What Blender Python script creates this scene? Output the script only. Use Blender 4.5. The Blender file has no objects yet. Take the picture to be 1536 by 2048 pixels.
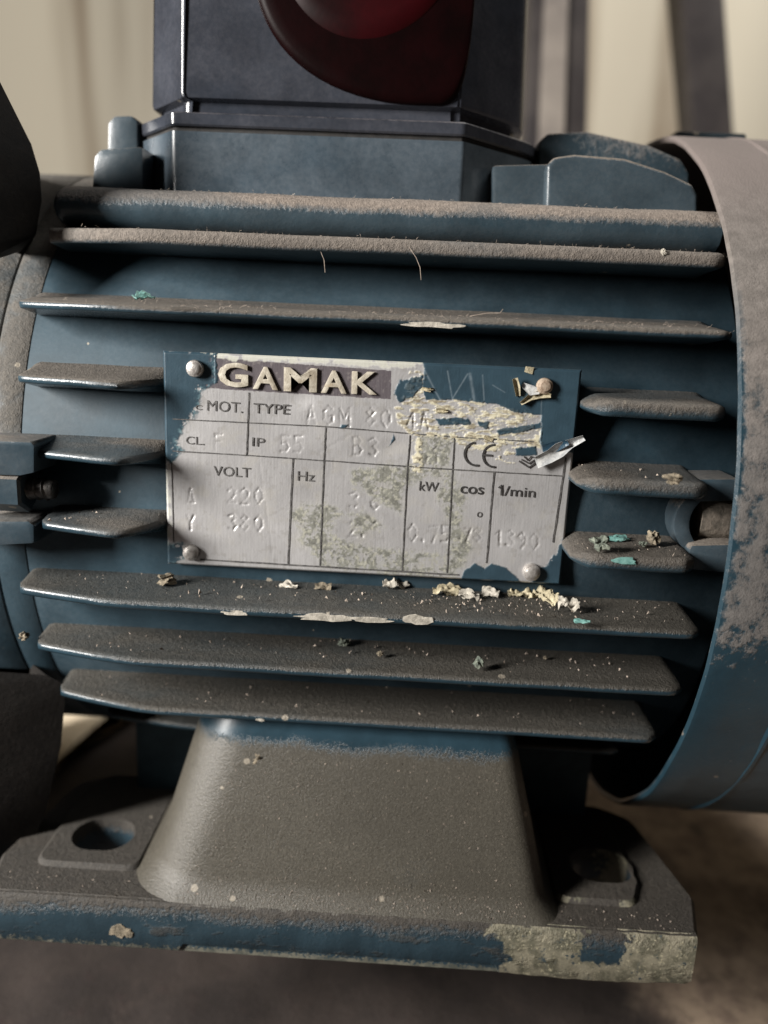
import bpy, bmesh, math, random
import numpy as np
from mathutils import Vector, Matrix, noise as mnoise
random.seed(7); rng = np.random.default_rng(11)
SC = bpy.context.scene; COL = SC.collection
MM = 0.001

# ------------------------------------------------------------------ camera, world, lamps, exposure
CAM = np.array([8.195, -200.11, 115.429]); PITCH, YAW, ROLL = (math.radians(a) for a in (13.42, -1.59, 2.55)); F = 1556.027
_cp, _sp, _cy, _sy = math.cos(PITCH), math.sin(PITCH), math.cos(YAW), math.sin(YAW)
FWD = np.array([_sy*_cp, _cy*_cp, -_sp]); _r = np.array([_cy, -_sy, 0.0]); _u = np.cross(_r, FWD)
RT = math.cos(ROLL)*_r + math.sin(ROLL)*_u; UP = -math.sin(ROLL)*_r + math.cos(ROLL)*_u
cd = bpy.data.cameras.new('camera'); cam = bpy.data.objects.new('camera', cd); COL.objects.link(cam)
cd.lens = F/2048*36.0; cd.sensor_width = 36.0; cd.clip_start = 0.005; cd.clip_end = 50
cam.matrix_world = Matrix(((RT[0], UP[0], -FWD[0], CAM[0]*MM), (RT[1], UP[1], -FWD[1], CAM[1]*MM), (RT[2], UP[2], -FWD[2], CAM[2]*MM), (0, 0, 0, 1)))
cd.dof.use_dof = True; cd.dof.focus_distance = 0.131; cd.dof.aperture_fstop = 9.0
SC.camera = cam
W = bpy.data.worlds.new('World'); SC.world = W; W.use_nodes = True
W.node_tree.nodes['Background'].inputs[0].default_value = (0.60, 0.50, 0.48, 1); W.node_tree.nodes['Background'].inputs[1].default_value = 0.043
def lamp(name, loc, target, size, power, color, tall=None):
    d = bpy.data.lights.new(name, 'AREA'); d.shape = 'RECTANGLE'; d.size = size; d.size_y = tall or size; d.energy = power; d.color = color
    o = bpy.data.objects.new(name, d); COL.objects.link(o); o.location = loc
    o.rotation_euler = (Vector(target)-Vector(loc)).to_track_quat('-Z', 'Y').to_euler(); return o
lamp('work_lamp', (-0.42, -0.30, 0.245), (0, -0.06, 0.09), 0.075, 7.4, (1.0, 0.965, 0.92), 0.20)
lamp('daylight', (0.42, 0.10, 0.88), (-0.12, 0.60, 0.16), 0.35, 7.0, (1.0, 0.97, 0.91))
SC.view_settings.view_transform = 'Standard'; SC.view_settings.look = 'None'; SC.view_settings.exposure = 0; SC.view_settings.gamma = 1

# ------------------------------------------------------------------ tracing helpers: a pixel of the photograph back onto a real plane (mm)
def pray(q): return FWD + RT*(q[0]-768)/F - UP*(q[1]-1024)/F
def py(q, y): d = pray(q); return CAM + d*(y-CAM[1])/d[1]
def pz(q, z): d = pray(q); return CAM + d*(z-CAM[2])/d[2]
def proj(P):
    d = np.asarray(P, float)-CAM; w = d@FWD
    return 768+F*(d@RT)/w, 1024-F*(d@UP)/w

# ------------------------------------------------------------------ materials
class NT:
    def __init__(s, name):
        s.m = bpy.data.materials.new(name); s.m.use_nodes = True; s.t = s.m.node_tree; s.n = s.t.nodes; s.l = s.t.links
        s.b = s.n['Principled BSDF']; s.tc = s.n.new('ShaderNodeTexCoord').outputs['Object']; s.geo = s.n.new('ShaderNodeNewGeometry')
    def put(s, i, v):
        if hasattr(v, 'links') or isinstance(v, bpy.types.NodeSocket): s.l.new(v, i)
        elif isinstance(v, (tuple, list)) and len(v) == 3 and i.type == 'RGBA': i.default_value = (*v, 1)
        else: i.default_value = v
    def mth(s, op, a, b=None, c=None, clamp=False):
        n = s.n.new('ShaderNodeMath'); n.operation = op; n.use_clamp = clamp
        for k, v in enumerate((a, b, c)):
            if v is not None: s.put(n.inputs[k], v)
        return n.outputs[0]
    def mix(s, f, a, b):
        n = s.n.new('ShaderNodeMix'); n.data_type = 'RGBA'; s.put(n.inputs[0], f); s.put(n.inputs[6], a); s.put(n.inputs[7], b); return n.outputs[2]
    def fmix(s, f, a, b): return s.mth('ADD', s.mth('MULTIPLY', s.mth('SUBTRACT', 1.0, f), a), s.mth('MULTIPLY', f, b))
    def noise(s, scale, detail=4, rough=0.6, vec=None, stretch=None, dist=0.0):
        n = s.n.new('ShaderNodeTexNoise'); n.inputs['Scale'].default_value = scale; n.inputs['Detail'].default_value = detail
        n.inputs['Roughness'].default_value = rough; n.inputs['Distortion'].default_value = dist
        v = s.tc if vec is None else vec
        if stretch:
            mp = s.n.new('ShaderNodeMapping'); mp.inputs['Scale'].default_value = stretch; s.l.new(v, mp.inputs[0]); v = mp.outputs[0]
        s.l.new(v, n.inputs['Vector']); return n.outputs['Fac']
    def ss(s, v, a, b):
        n = s.n.new('ShaderNodeMapRange'); n.interpolation_type = 'SMOOTHSTEP'; s.put(n.inputs[0], v); n.inputs[1].default_value = a; n.inputs[2].default_value = b; return n.outputs[0]
    def sep(s, v):
        n = s.n.new('ShaderNodeSeparateXYZ'); s.l.new(v, n.inputs[0]); return n.outputs
    def bump(s, h, strength, dist):
        n = s.n.new('ShaderNodeBump'); n.inputs['Strength'].default_value = strength; n.inputs['Distance'].default_value = dist; s.put(n.inputs['Height'], h)
        s.l.new(n.outputs[0], s.b.inputs['Normal'])
    def out(s, color, rough, metal=0.0):
        s.put(s.b.inputs['Base Color'], color); s.put(s.b.inputs['Roughness'], rough); s.put(s.b.inputs['Metallic'], metal); return s.m

BLUE = (0.016, 0.037, 0.052); DUST = (0.205, 0.176, 0.148); CREAM = (0.52, 0.47, 0.36)
def paint(name, lo=0.25, hi=0.75, amount=1.0, film=0.12, dust=DUST, blue=BLUE, rough=0.28, specks=0.5, extra=None, grain=0.5, cut=None, fine=1300, drough=0.92, bk=1.0, patchy=0.5, spec=0.5):
    """glossy blue machine paint; settled dust on whatever faces up (normal z), a thin film elsewhere, small chips"""
    t = NT(name); N = t.sep(t.geo.outputs['Normal'])[2]; P = t.sep(t.tc)
    n1 = t.noise(90, 5, 0.65); n2 = t.noise(fine, 4, 0.7); n3 = t.noise(4200, 2, 0.6)
    h = t.mth('ADD', N, t.mth('MULTIPLY', t.mth('SUBTRACT', n1, 0.5), 0.7)); h = t.mth('ADD', h, t.mth('MULTIPLY', t.mth('SUBTRACT', n2, 0.5), 0.5))
    d = t.mth('MULTIPLY', t.ss(h, lo, hi), amount)
    d = t.mth('MAXIMUM', d, t.mth('MULTIPLY', t.mth('ADD', t.mth('MULTIPLY', t.ss(n1, 0.3, 0.75), 0.45), 0.55), film))
    n0 = t.noise(34, 4, 0.6, stretch=(0.45, 1.0, 1.0)); d = t.mth('MULTIPLY', d, t.fmix(t.ss(n0, 0.36, 0.52), 1-patchy, 1.0))
    if extra is not None: d = extra(t, d, P, n1, n2)
    if cut is not None: d = t.mth('MULTIPLY', d, t.ss(t.mth('ADD', P[2], t.mth('ADD', t.mth('MULTIPLY', n1, -0.005), t.mth('MULTIPLY', t.mth('SUBTRACT', n2, 0.5), 0.006))), cut[1], cut[0]))
    base = t.mix(t.ss(n1, 0.3, 0.7), tuple(c*0.8 for c in blue), tuple(c*1.3 for c in blue))
    dc = t.mix(t.ss(n2, 0.35, 0.65), tuple(c*0.62 for c in dust), dust); dc = t.mix(t.mth('MULTIPLY', t.ss(n0, 0.48, 0.66), 0.45), dc, tuple(c*0.55 for c in dust))
    dc = t.mix(t.mth('MULTIPLY', t.ss(n3, 0.62, 0.75), grain), dc, tuple(min(1, c*2.0) for c in dust))
    sp = t.n.new('ShaderNodeTexVoronoi'); sp.inputs['Scale'].default_value = 260; t.l.new(t.tc, sp.inputs['Vector'])
    rnd = t.sep(sp.outputs['Color'])
    s1 = t.mth('MULTIPLY', t.mth('LESS_THAN', t.mth('ADD', sp.outputs['Distance'], t.mth('MULTIPLY', n3, 0.15)), t.mth('MULTIPLY', rnd[1], 0.26)), t.mth('GREATER_THAN', rnd[0], 1-0.30*specks))
    col = t.mix(d, base, dc); col = t.mix(t.mth('MULTIPLY', s1, 0.7), col, (0.33, 0.29, 0.23))
    r = t.fmix(d, t.mth('ADD', rough, t.mth('MULTIPLY', n2, 0.12)), t.mth('ADD', drough-0.08, t.mth('MULTIPLY', n2, 0.16)))
    t.bump(t.mth('ADD', t.mth('MULTIPLY', n1, 0.5), t.mth('MULTIPLY', t.mth('ADD', n2, t.mth('MULTIPLY', n3, 0.6)), t.mth('ADD', 0.06, d))), 0.55, 0.0006*bk)
    t.b.inputs['Specular IOR Level'].default_value = spec
    return t.out(col, r)
def plain(name, a, b, scale, rough=0.6, metal=0.0, bump=0.3, dist=0.0006, stretch=None, extra=None, spec=0.5):
    t = NT(name); t.b.inputs['Specular IOR Level'].default_value = spec; n = t.noise(scale, 6, 0.65, stretch=stretch); c = t.mix(t.ss(n, 0.3, 0.7), a, b)
    if extra: c = extra(t, c)
    t.bump(n, bump, dist); return t.out(c, rough, metal)

M = {}
M['body'] = paint('body_paint', 0.72, 1.15, 0.8, 0.15, dust=(0.20, 0.198, 0.195), rough=0.42, bk=0.4, spec=0.13)
M['shelf'] = paint('shelf_paint', 0.0, 0.55, 1.0, 0.10, dust=(0.265, 0.222, 0.188))
M['lug'] = paint('lug_paint', 0.2, 0.7, 1.0, 0.18, blue=(0.024, 0.046, 0.063), specks=1.0, rough=0.2, bk=0.4)
M['box'] = paint('terminal_box_paint', 0.35, 0.95, 0.9, 0.22, dust=(0.26, 0.26, 0.265), blue=(0.026, 0.045, 0.062), rough=0.13, specks=0.3, bk=0.15)
M['boxlid'] = paint('lid_paint', 0.6, 1.2, 0.7, 0.14, dust=(0.26, 0.23, 0.235), blue=(0.017, 0.023, 0.033), rough=0.09, specks=0.2, bk=0.12)
def fin_dust(t, d, P, n1, n2):
    Nz = t.sep(t.geo.outputs['Normal'])[2]; side = t.ss(Nz, 0.75, 0.45); clean = t.mth('MULTIPLY', t.ss(t.mth('ADD', P[0], t.mth('MULTIPLY', t.mth('SUBTRACT', n1, 0.5), 0.03)), -0.036, -0.050), t.ss(P[2], 0.124, 0.121))
    return t.mth('MULTIPLY', d, t.mth('SUBTRACT', 1.0, t.mth('MULTIPLY', t.mth('MULTIPLY', side, clean), 0.92)))
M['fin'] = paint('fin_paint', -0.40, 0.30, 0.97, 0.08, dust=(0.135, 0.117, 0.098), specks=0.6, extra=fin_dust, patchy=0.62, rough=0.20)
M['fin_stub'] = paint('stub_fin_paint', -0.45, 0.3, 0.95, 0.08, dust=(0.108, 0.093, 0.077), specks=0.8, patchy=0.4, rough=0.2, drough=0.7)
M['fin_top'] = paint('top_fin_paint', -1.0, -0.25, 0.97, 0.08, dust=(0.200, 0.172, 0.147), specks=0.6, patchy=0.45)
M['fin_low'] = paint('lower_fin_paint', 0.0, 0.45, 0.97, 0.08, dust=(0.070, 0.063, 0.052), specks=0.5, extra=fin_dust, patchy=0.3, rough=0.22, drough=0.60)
def ring_dust(t, d, P, n1, n2):
    a = t.ss(t.mth('ADD', P[2], t.mth('MULTIPLY', t.mth('SUBTRACT', n1, 0.5), 0.05)), 0.082, 0.104)
    return t.mth('MAXIMUM', d, t.mth('MULTIPLY', t.mth('MULTIPLY', a, t.fmix(t.ss(n1, 0.36, 0.52), 0.45, 1.0)), 0.85))
M['ring'] = paint('end_ring_paint', 0.3, 0.9, 1.0, 0.1, dust=(0.135, 0.118, 0.098), extra=ring_dust)
M['black'] = paint('shade_black_casting', 0.15, 0.9, 0.9, 0.30, dust=(0.060, 0.048, 0.039), blue=(0.004, 0.0045, 0.005), rough=0.55, specks=0.1, spec=0.15)  # near-black base carries the shade on the lugs, brown dust film over it
M['shield'] = paint('end_shield_paint', 0.3, 0.9, 1.0, 0.15, dust=(0.16, 0.13, 0.10))
def ped_dust(t, d, P, n1, n2): return t.mth('MAXIMUM', d, t.mth('ADD', 0.86, t.mth('MULTIPLY', n2, 0.14)))
M['pedestal'] = paint('pedestal_paint', 0.0, 0.2, 1.0, 1.0, dust=(0.088, 0.080, 0.064), extra=ped_dust, grain=1.0, drough=0.40, patchy=0.0, bk=0.35, cut=(0.0340, 0.0360), specks=0.8, fine=2600)
def foot_wear(t, d, P, n1, n2):
    return d
def lip_dust(t, d, P, n1, n2):
    e = t.mth('ADD', P[2], t.mth('MULTIPLY', t.mth('SUBTRACT', n2, 0.5), 0.0055)); e = t.mth('ADD', e, t.mth('MULTIPLY', t.mth('SUBTRACT', n1, 0.5), 0.005))
    d = t.mth('MAXIMUM', d, t.mth('MULTIPLY', t.ss(e, 0.0078, 0.0094), 0.95)); g = t.noise(230, 5, 0.7, stretch=(0.35, 1, 1))
    return t.mth('MAXIMUM', d, t.mth('MULTIPLY', t.ss(g, 0.52, 0.66), 0.62))
def foot_mat():
    m = paint('foot_paint', 0.05, 0.45, 1.0, 0.16, patchy=0.15, extra=lip_dust, dust=(0.058, 0.050, 0.041), grain=0.9, drough=0.7, specks=0.5); t = NT.__new__(NT); t.m = m; t.t = m.node_tree; t.n = t.t.nodes; t.l = t.t.links; t.b = t.n['Principled BSDF']
    t.tc = [n for n in t.n if n.type == 'TEX_COORD'][0].outputs['Object']; t.geo = [n for n in t.n if n.type == 'NEW_GEOMETRY'][0]
    P = t.sep(t.tc); Nn = t.sep(t.geo.outputs['Normal'])
    a = t.noise(260, 4, 0.65); b = t.noise(1500, 4, 0.7); st = t.noise(700, 3, 0.6, stretch=(1.0, 1.0, 0.35))
    front = t.ss(t.mth('MULTIPLY', Nn[1], -1.0), 0.25, 0.5)
    a2 = t.noise(120, 3, 0.6); edge = t.mth('ADD', P[0], t.mth('ADD', t.mth('MULTIPLY', t.mth('SUBTRACT', a, 0.5), 0.010), t.mth('MULTIPLY', t.mth('SUBTRACT', a2, 0.5), 0.020)))
    w = t.mth('MULTIPLY', t.ss(edge, 0.0285, 0.0295), front)
    e2 = t.mth('ADD', P[0], t.mth('ADD', t.mth('MULTIPLY', t.mth('SUBTRACT', a, 0.5), 0.016), t.mth('MULTIPLY', t.mth('SUBTRACT', b, 0.5), 0.006))); zz = t.mth('ADD', P[2], t.mth('MULTIPLY', t.mth('SUBTRACT', a, 0.5), 0.006))
    keep = t.mth('MULTIPLY', t.mth('MULTIPLY', t.ss(e2, 0.0435, 0.0440), t.ss(e2, 0.0525, 0.0520)), t.ss(zz, 0.0035, 0.0040))
    w = t.mth('MULTIPLY', w, t.mth('SUBTRACT', 1.0, keep))
    lo = t.ss(t.mth('ADD', P[2], t.mth('MULTIPLY', t.mth('SUBTRACT', b, 0.5), 0.006)), 0.0012, 0.0006)
    w = t.mth('MAXIMUM', w, t.mth('MULTIPLY', t.mth('MULTIPLY', lo, front), 0.6))
    col0 = t.b.inputs['Base Color'].links[0].from_socket; r0 = t.b.inputs['Roughness'].links[0].from_socket
    wc = t.mix(t.ss(a, 0.38, 0.6), (0.095, 0.09, 0.062), (0.22, 0.20, 0.145)); wc = t.mix(t.ss(b, 0.56, 0.70), wc, (0.42, 0.38, 0.26)); wc = t.mix(t.ss(t.noise(420, 4, 0.7), 0.60, 0.66), wc, (0.04, 0.055, 0.06)); wc = t.mix(t.ss(st, 0.62, 0.7), wc, (0.10, 0.10, 0.08))
    t.put(t.b.inputs['Base Color'], t.mix(w, col0, wc)); t.put(t.b.inputs['Roughness'], t.fmix(w, r0, 0.7)); return m
M['foot'] = foot_mat()
def cowl_mat():
    t = NT('cowl_paint'); P = t.sep(t.tc); n1 = t.noise(55, 6, 0.7); n2 = t.noise(420, 5, 0.7); n3 = t.noise(2500, 3, 0.6)
    zz = t.mth('ADD', P[2], t.mth('MULTIPLY', t.mth('SUBTRACT', n1, 0.5), 0.020)); zz = t.mth('ADD', zz, t.mth('MULTIPLY', t.mth('SUBTRACT', n2, 0.5), 0.030))
    d = t.ss(zz, 0.0655, 0.0715); up = t.ss(zz, 0.09, 0.115)
    d = t.mth('MULTIPLY', d, t.fmix(up, 0.72, 0.97)); d = t.mth('MULTIPLY', d, t.fmix(up, t.ss(n2, 0.31, 0.50), 1.0))
    ex = t.ss(t.mth('ADD', P[0], t.mth('MULTIPLY', n2, 0.003)), 0.0618, 0.0628); d = t.mth('MULTIPLY', d, t.fmix(t.ss(P[2], 0.13, 0.11), 1.0, ex))
    dc = t.mix(t.ss(n2, 0.3, 0.7), (0.115, 0.101, 0.090), (0.190, 0.168, 0.152)); dc = t.mix(t.ss(P[2], 0.128, 0.150), dc, (0.172, 0.142, 0.130))
    base = t.mix(t.ss(n1, 0.3, 0.7), (0.011, 0.029, 0.042), (0.018, 0.042, 0.058))
    v = t.n.new('ShaderNodeTexVoronoi'); v.inputs['Scale'].default_value = 200; t.l.new(t.tc, v.inputs['Vector']); rnd = t.sep(v.outputs['Color'])
    sp = t.mth('MULTIPLY', t.mth('LESS_THAN', t.mth('ADD', v.outputs['Distance'], t.mth('MULTIPLY', n3, 0.2)), t.mth('MULTIPLY', rnd[1], 0.34)), t.mth('GREATER_THAN', rnd[0], 0.86))
    col = t.mix(t.mth('MULTIPLY', sp, 0.6), t.mix(d, base, dc), (0.24, 0.2, 0.16))
    rim = t.mth('MULTIPLY', t.ss(t.mth('ADD', P[0], t.mth('MULTIPLY', n2, 0.0012)), 0.0605, 0.0603), t.ss(n2, 0.35, 0.5)); col = t.mix(t.mth('MULTIPLY', rim, 0.8), col, (0.38, 0.34, 0.29))
    sc = t.noise(300, 3, 0.6, stretch=(1.0, 3.5, 1.2), dist=1.5); col = t.mix(t.mth('MULTIPLY', t.ss(sc, 0.70, 0.74), 0.25), col, (0.45, 0.4, 0.36))
    t.bump(t.mth('ADD', n1, t.mth('MULTIPLY', t.mth('ADD', n2, n3), t.mth('ADD', 0.04, t.mth('MULTIPLY', d, 0.5)))), 0.35, 0.0008)
    return t.out(col, t.fmix(d, 0.33, 0.92))
M['cowl'] = cowl_mat()
M['gasket'] = plain('black_gasket', (0.01, 0.01, 0.01), (0.025, 0.022, 0.02), 400, 0.8)
M['red'] = plain('lid_reflection_maroon', (0.0030, 0.0010, 0.0010), (0.006, 0.0012, 0.0014), 150, 0.4, bump=0.1, spec=0.05)  # colour of the maroon reflection in the lid
M['red2'] = plain('lid_reflection_red', (0.005, 0.0008, 0.0010), (0.024, 0.0010, 0.0020), 40, 0.4, bump=0.1, spec=0.15)  # brighter red core of the lid reflection
M['rivet'] = plain('dull_rivet_metal', (0.30, 0.27, 0.25), (0.52, 0.50, 0.47), 1500, 0.42, 0.5, 0.4, 0.0003)
M['rivet_rust'] = plain('brown_smeared_rivet', (0.24, 0.17, 0.12), (0.42, 0.34, 0.26), 1500, 0.6, 0.1, 0.5, 0.0003)
M['steel'] = plain('dark_steel', (0.05, 0.05, 0.05), (0.16, 0.15, 0.14), 900, 0.35, 0.8)
M['bolt_dusty'] = plain('dusty_bolt', (0.09, 0.08, 0.065), (0.26, 0.22, 0.18), 600, 0.8, 0.1, 0.5)
M['cream'] = plain('cream_filler', (0.22, 0.19, 0.12), (0.50, 0.44, 0.30), 900, 0.75, 0, 0.6)
M['creamy_white'] = plain('pale_bare_patch', (0.27, 0.25, 0.21), (0.52, 0.48, 0.41), 900, 0.7, 0, 0.4)
M['letter'] = plain('ivory_raised_print', (0.28, 0.24, 0.18), (0.58, 0.54, 0.45), 420, 0.45, 0, 0.6, 0.0004,
                    extra=lambda t, c: t.mix(t.mth('MULTIPLY', t.ss(t.noise(170, 3), 0.58, 0.68), 0.75), c, (0.42, 0.27, 0.10)))
M['ink'] = plain('faded_black_ink', (0.03, 0.028, 0.028), (0.12, 0.115, 0.11), 1400, 0.6)
M['ink_bold'] = plain('black_ink', (0.012, 0.011, 0.011), (0.05, 0.047, 0.045), 1400, 0.6)
M['teal'] = plain('teal_paint_flake', (0.10, 0.24, 0.22), (0.22, 0.42, 0.38), 900, 0.5)
M['grit'] = plain('brown_grit', (0.10, 0.085, 0.06), (0.30, 0.25, 0.18), 800, 0.9, 0, 0.6)
M['grit_green'] = plain('grey_green_crumb', (0.07, 0.085, 0.07), (0.22, 0.24, 0.19), 800, 0.9, 0, 0.6)
M['lint'] = plain('grey_lint', (0.26, 0.21, 0.17), (0.44, 0.37, 0.31), 800, 0.95)
M['silver_film'] = plain('curled_paint_film', (0.30, 0.31, 0.32), (0.60, 0.60, 0.58), 700, 0.35, 0, 0.4)
M['bluefilm'] = plain('loose_blue_paint', (0.02, 0.05, 0.078), (0.03, 0.065, 0.1), 500, 0.3)

# ------------------------------------------------------------------ mesh helpers (all in mm)
def mk(name, verts, faces, mat, parent=None, smooth=True, angle=40, loc=None):
    me = bpy.data.meshes.new(name); L = np.array(loc if loc is not None else (0, 0, 0), float)
    me.from_pydata([tuple((np.asarray(v, float)-L)*MM) for v in verts], [], faces); me.validate()
    bm = bmesh.new(); bm.from_mesh(me); bmesh.ops.recalc_face_normals(bm, faces=bm.faces)
    if smooth:
        for f in bm.faces: f.smooth = True
        a = math.radians(angle)
        for e in bm.edges:
            if len(e.link_faces) == 2 and e.calc_face_angle(0) > a: e.smooth = False
    bm.to_mesh(me); bm.free(); me.materials.append(mat)
    o = bpy.data.objects.new(name, me); COL.objects.link(o); o.location = tuple(L*MM)
    if parent is not None: o.parent = parent
    return o
def bevel_obj(o, w, seg=2, ang=30):
    bm = bmesh.new(); bm.from_mesh(o.data)
    es = [e for e in bm.edges if len(e.link_faces) == 2 and e.calc_face_angle(0) > math.radians(ang)]
    bmesh.ops.bevel(bm, geom=es, offset=w*MM, offset_type='OFFSET', segments=seg, profile=0.6, affect='EDGES', clamp_overlap=True)
    for f in bm.faces: f.smooth = True
    for e in bm.edges: e.smooth = not (len(e.link_faces) == 2 and e.calc_face_angle(0) > math.radians(42))
    bm.to_mesh(o.data); bm.free(); return o
class G:
    def __init__(s): s.v = []; s.f = []
    def add(s, v, f): k = len(s.v); s.v += [np.asarray(p, float) for p in v]; s.f += [tuple(i+k for i in q) for q in f]
    def rings(s, R, closed=True, cap0=True, cap1=True):
        n = len(R[0]); V = [p for r in R for p in r]; Fc = []
        for i in range(len(R)-1):
            for j in range(n if closed else n-1):
                a = i*n+j; b = i*n+(j+1) % n; Fc.append((a, b, b+n, a+n))
        if cap0: Fc.append(tuple(range(n-1, -1, -1)))
        if cap1: Fc.append(tuple((len(R)-1)*n+j for j in range(n)))
        s.add(V, Fc)
    def box(s, x0, x1, y0, y1, z0, z1):
        s.rings([[(x0, y0, z), (x1, y0, z), (x1, y1, z), (x0, y1, z)] for z in (z0, z1)])
def rpoly(pts, rad, seg=6):
    """2-D polygon with rounded corners"""
    out = []; n = len(pts)
    for i in range(n):
        p = np.array(pts[i], float); a = np.array(pts[i-1], float)-p; b = np.array(pts[(i+1) % n], float)-p
        r = rad[i] if isinstance(rad, (list, tuple)) else rad
        la, lb = np.linalg.norm(a), np.linalg.norm(b); a /= la; b /= lb
        if r <= 0: out.append(p); continue
        th = math.acos(max(-1, min(1, a@b))); t = min(r/math.tan(th/2), la*0.48, lb*0.48)
        p0, p1 = p+a*t, p+b*t
        for k in range(seg+1):
            s = k/seg; out.append((1-s)**2*p0+2*s*(1-s)*p+s*s*p1)
    return np.array(out)
def offs(P, d):
    """offset a counter-clockwise polygon inwards by d"""
    n = len(P); T = np.roll(P, -1, 0)-np.roll(P, 1, 0); T /= np.linalg.norm(T, axis=1)[:, None]+1e-9
    return P+np.stack([-T[:, 1], T[:, 0]], 1)*d
def prism_z(name, P, levels, mat, parent):
    g = G(); g.rings([[(p[0], p[1], z) for p in offs(P, d)] for z, d in levels]); return mk(name, g.v, g.f, mat, parent)
def prism_y(name, Pxz, y0, y1, mat, parent, bev=0.6, seg=2):
    g = G(); n = len(Pxz); g.rings([[(p[0], y, p[1]) for p in Pxz] for y in (y0, y1)]); o = mk(name, g.v, g.f, mat, parent); return bevel_obj(o, bev, seg) if bev else o
def cyl_x(name, R0, x0, x1, mat, parent, seg=128, bev=0.8, zc=80.0, a0=0, a1=360, hollow=None):
    g = G(); ang = [2*math.pi*k/seg for k in range(seg)]
    if hollow is None: prof = [(x0, R0-bev), (x0+bev*0.4, R0-bev*0.35), (x0+bev, R0), (x1-bev, R0), (x1-bev*0.4, R0-bev*0.35), (x1, R0-bev)]
    else: prof = hollow
    R = [[(x, r*math.cos(a), zc+r*math.sin(a)) for a in ang] for x, r in prof]
    g.rings(R, cap0=hollow is None, cap1=hollow is None)
    if hollow is not None:
        n = seg; k = (len(prof)-1)*n
        g.f += [(k+j, k+(j+1) % n, (j+1) % n, j) for j in range(n)]
    return mk(name, g.v, g.f, mat, parent)
def cyl(name, c, axis, r, h, mat, parent, seg=24, bev=0.2, dome=0.0, loc=None):
    c = np.asarray(c, float); ax = np.asarray(axis, float); ax /= np.linalg.norm(ax); u = np.cross(ax, (0, 0, 1.0)); u = u/np.linalg.norm(u) if np.linalg.norm(u) > 1e-6 else np.array([1.0, 0, 0]); v = np.cross(ax, u)
    prof = [(0, r), (h-bev, r), (h-bev*0.3, r-bev*0.3), (h, r-bev)]
    if dome: prof += [(h+dome*0.6, r*0.6), (h+dome, r*0.2)]
    g = G(); g.rings([[c+ax*t+u*q*math.cos(2*math.pi*k/seg)+v*q*math.sin(2*math.pi*k/seg) for k in range(seg)] for t, q in prof]); return mk(name, g.v, g.f, mat, parent, loc=loc)
def root(name, loc=(0, 0, 0)):
    o = bpy.data.objects.new(name, None); COL.objects.link(o); o.location = tuple(np.array(loc)*MM); o.empty_display_size = 0.01; return o
def tag(o, label=None, cat=None, group=None, kind=None):
    for k, v in (('label', label), ('category', cat), ('group', group), ('kind', kind)):
        if v: o[k] = v
    return o

# ------------------------------------------------------------------ the setting: ground, curtain, posts
GZ = -40.0
def ground():
    n = 120; xs = np.concatenate([np.linspace(-3000, -260, 14), np.linspace(-250, 300, n), np.linspace(320, 3000, 14)]); ys = np.concatenate([np.linspace(-1500, -170, 10), np.linspace(-160, 300, n), np.linspace(320, 3000, 14)])
    V = []
    for y in ys:
        for x in xs:
            near = 1.0 if abs(x) < 320 and abs(y) < 320 else 0.0
            h = near*(2.2*mnoise.fractal(Vector((x/40, y/40, 3)), 1.0, 2.0, 4)+0.5*mnoise.noise(Vector((x/6, y/6, 1)))); V.append((x, y, GZ-2+h))
    w = len(xs); Fc = [(j*w+i, j*w+i+1, (j+1)*w+i+1, (j+1)*w+i) for j in range(len(ys)-1) for i in range(w-1)]
    t = NT('earth_floor'); a = t.noise(28, 6, 0.65); b = t.noise(160, 5, 0.7); c = t.noise(1200, 4, 0.7)
    col = t.mix(t.ss(a, 0.35, 0.65), (0.022, 0.016, 0.014), (0.042, 0.031, 0.026)); col = t.mix(t.ss(b, 0.55, 0.75), col, (0.032, 0.020, 0.018)); col = t.mix(t.mth('MULTIPLY', t.ss(c, 0.66, 0.74), 0.35), col, (0.16, 0.12, 0.095))
    P = t.sep(t.tc); back = t.ss(t.mth('ADD', t.mth('SUBTRACT', P[0], t.mth('MULTIPLY', P[1], -0.55)), t.mth('MULTIPLY', t.mth('SUBTRACT', a, 0.5), 0.05)), 0.040, 0.062); col = t.mix(back, col, t.mix(t.ss(b, 0.35, 0.7), (0.38, 0.29, 0.21), (0.20, 0.145, 0.11))); col = t.mix(t.mth('MULTIPLY', t.ss(t.noise(70, 5, 0.75), 0.52, 0.68), 0.6), col, (0.05, 0.036, 0.03))
    t.bump(t.mth('ADD', b, t.mth('MULTIPLY', c, 0.4)), 0.35, 0.0012); m = t.out(col, 0.85)
    o = mk('floor', V, Fc, m, smooth=True, angle=180); tag(o, kind='structure')
ground()
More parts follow.
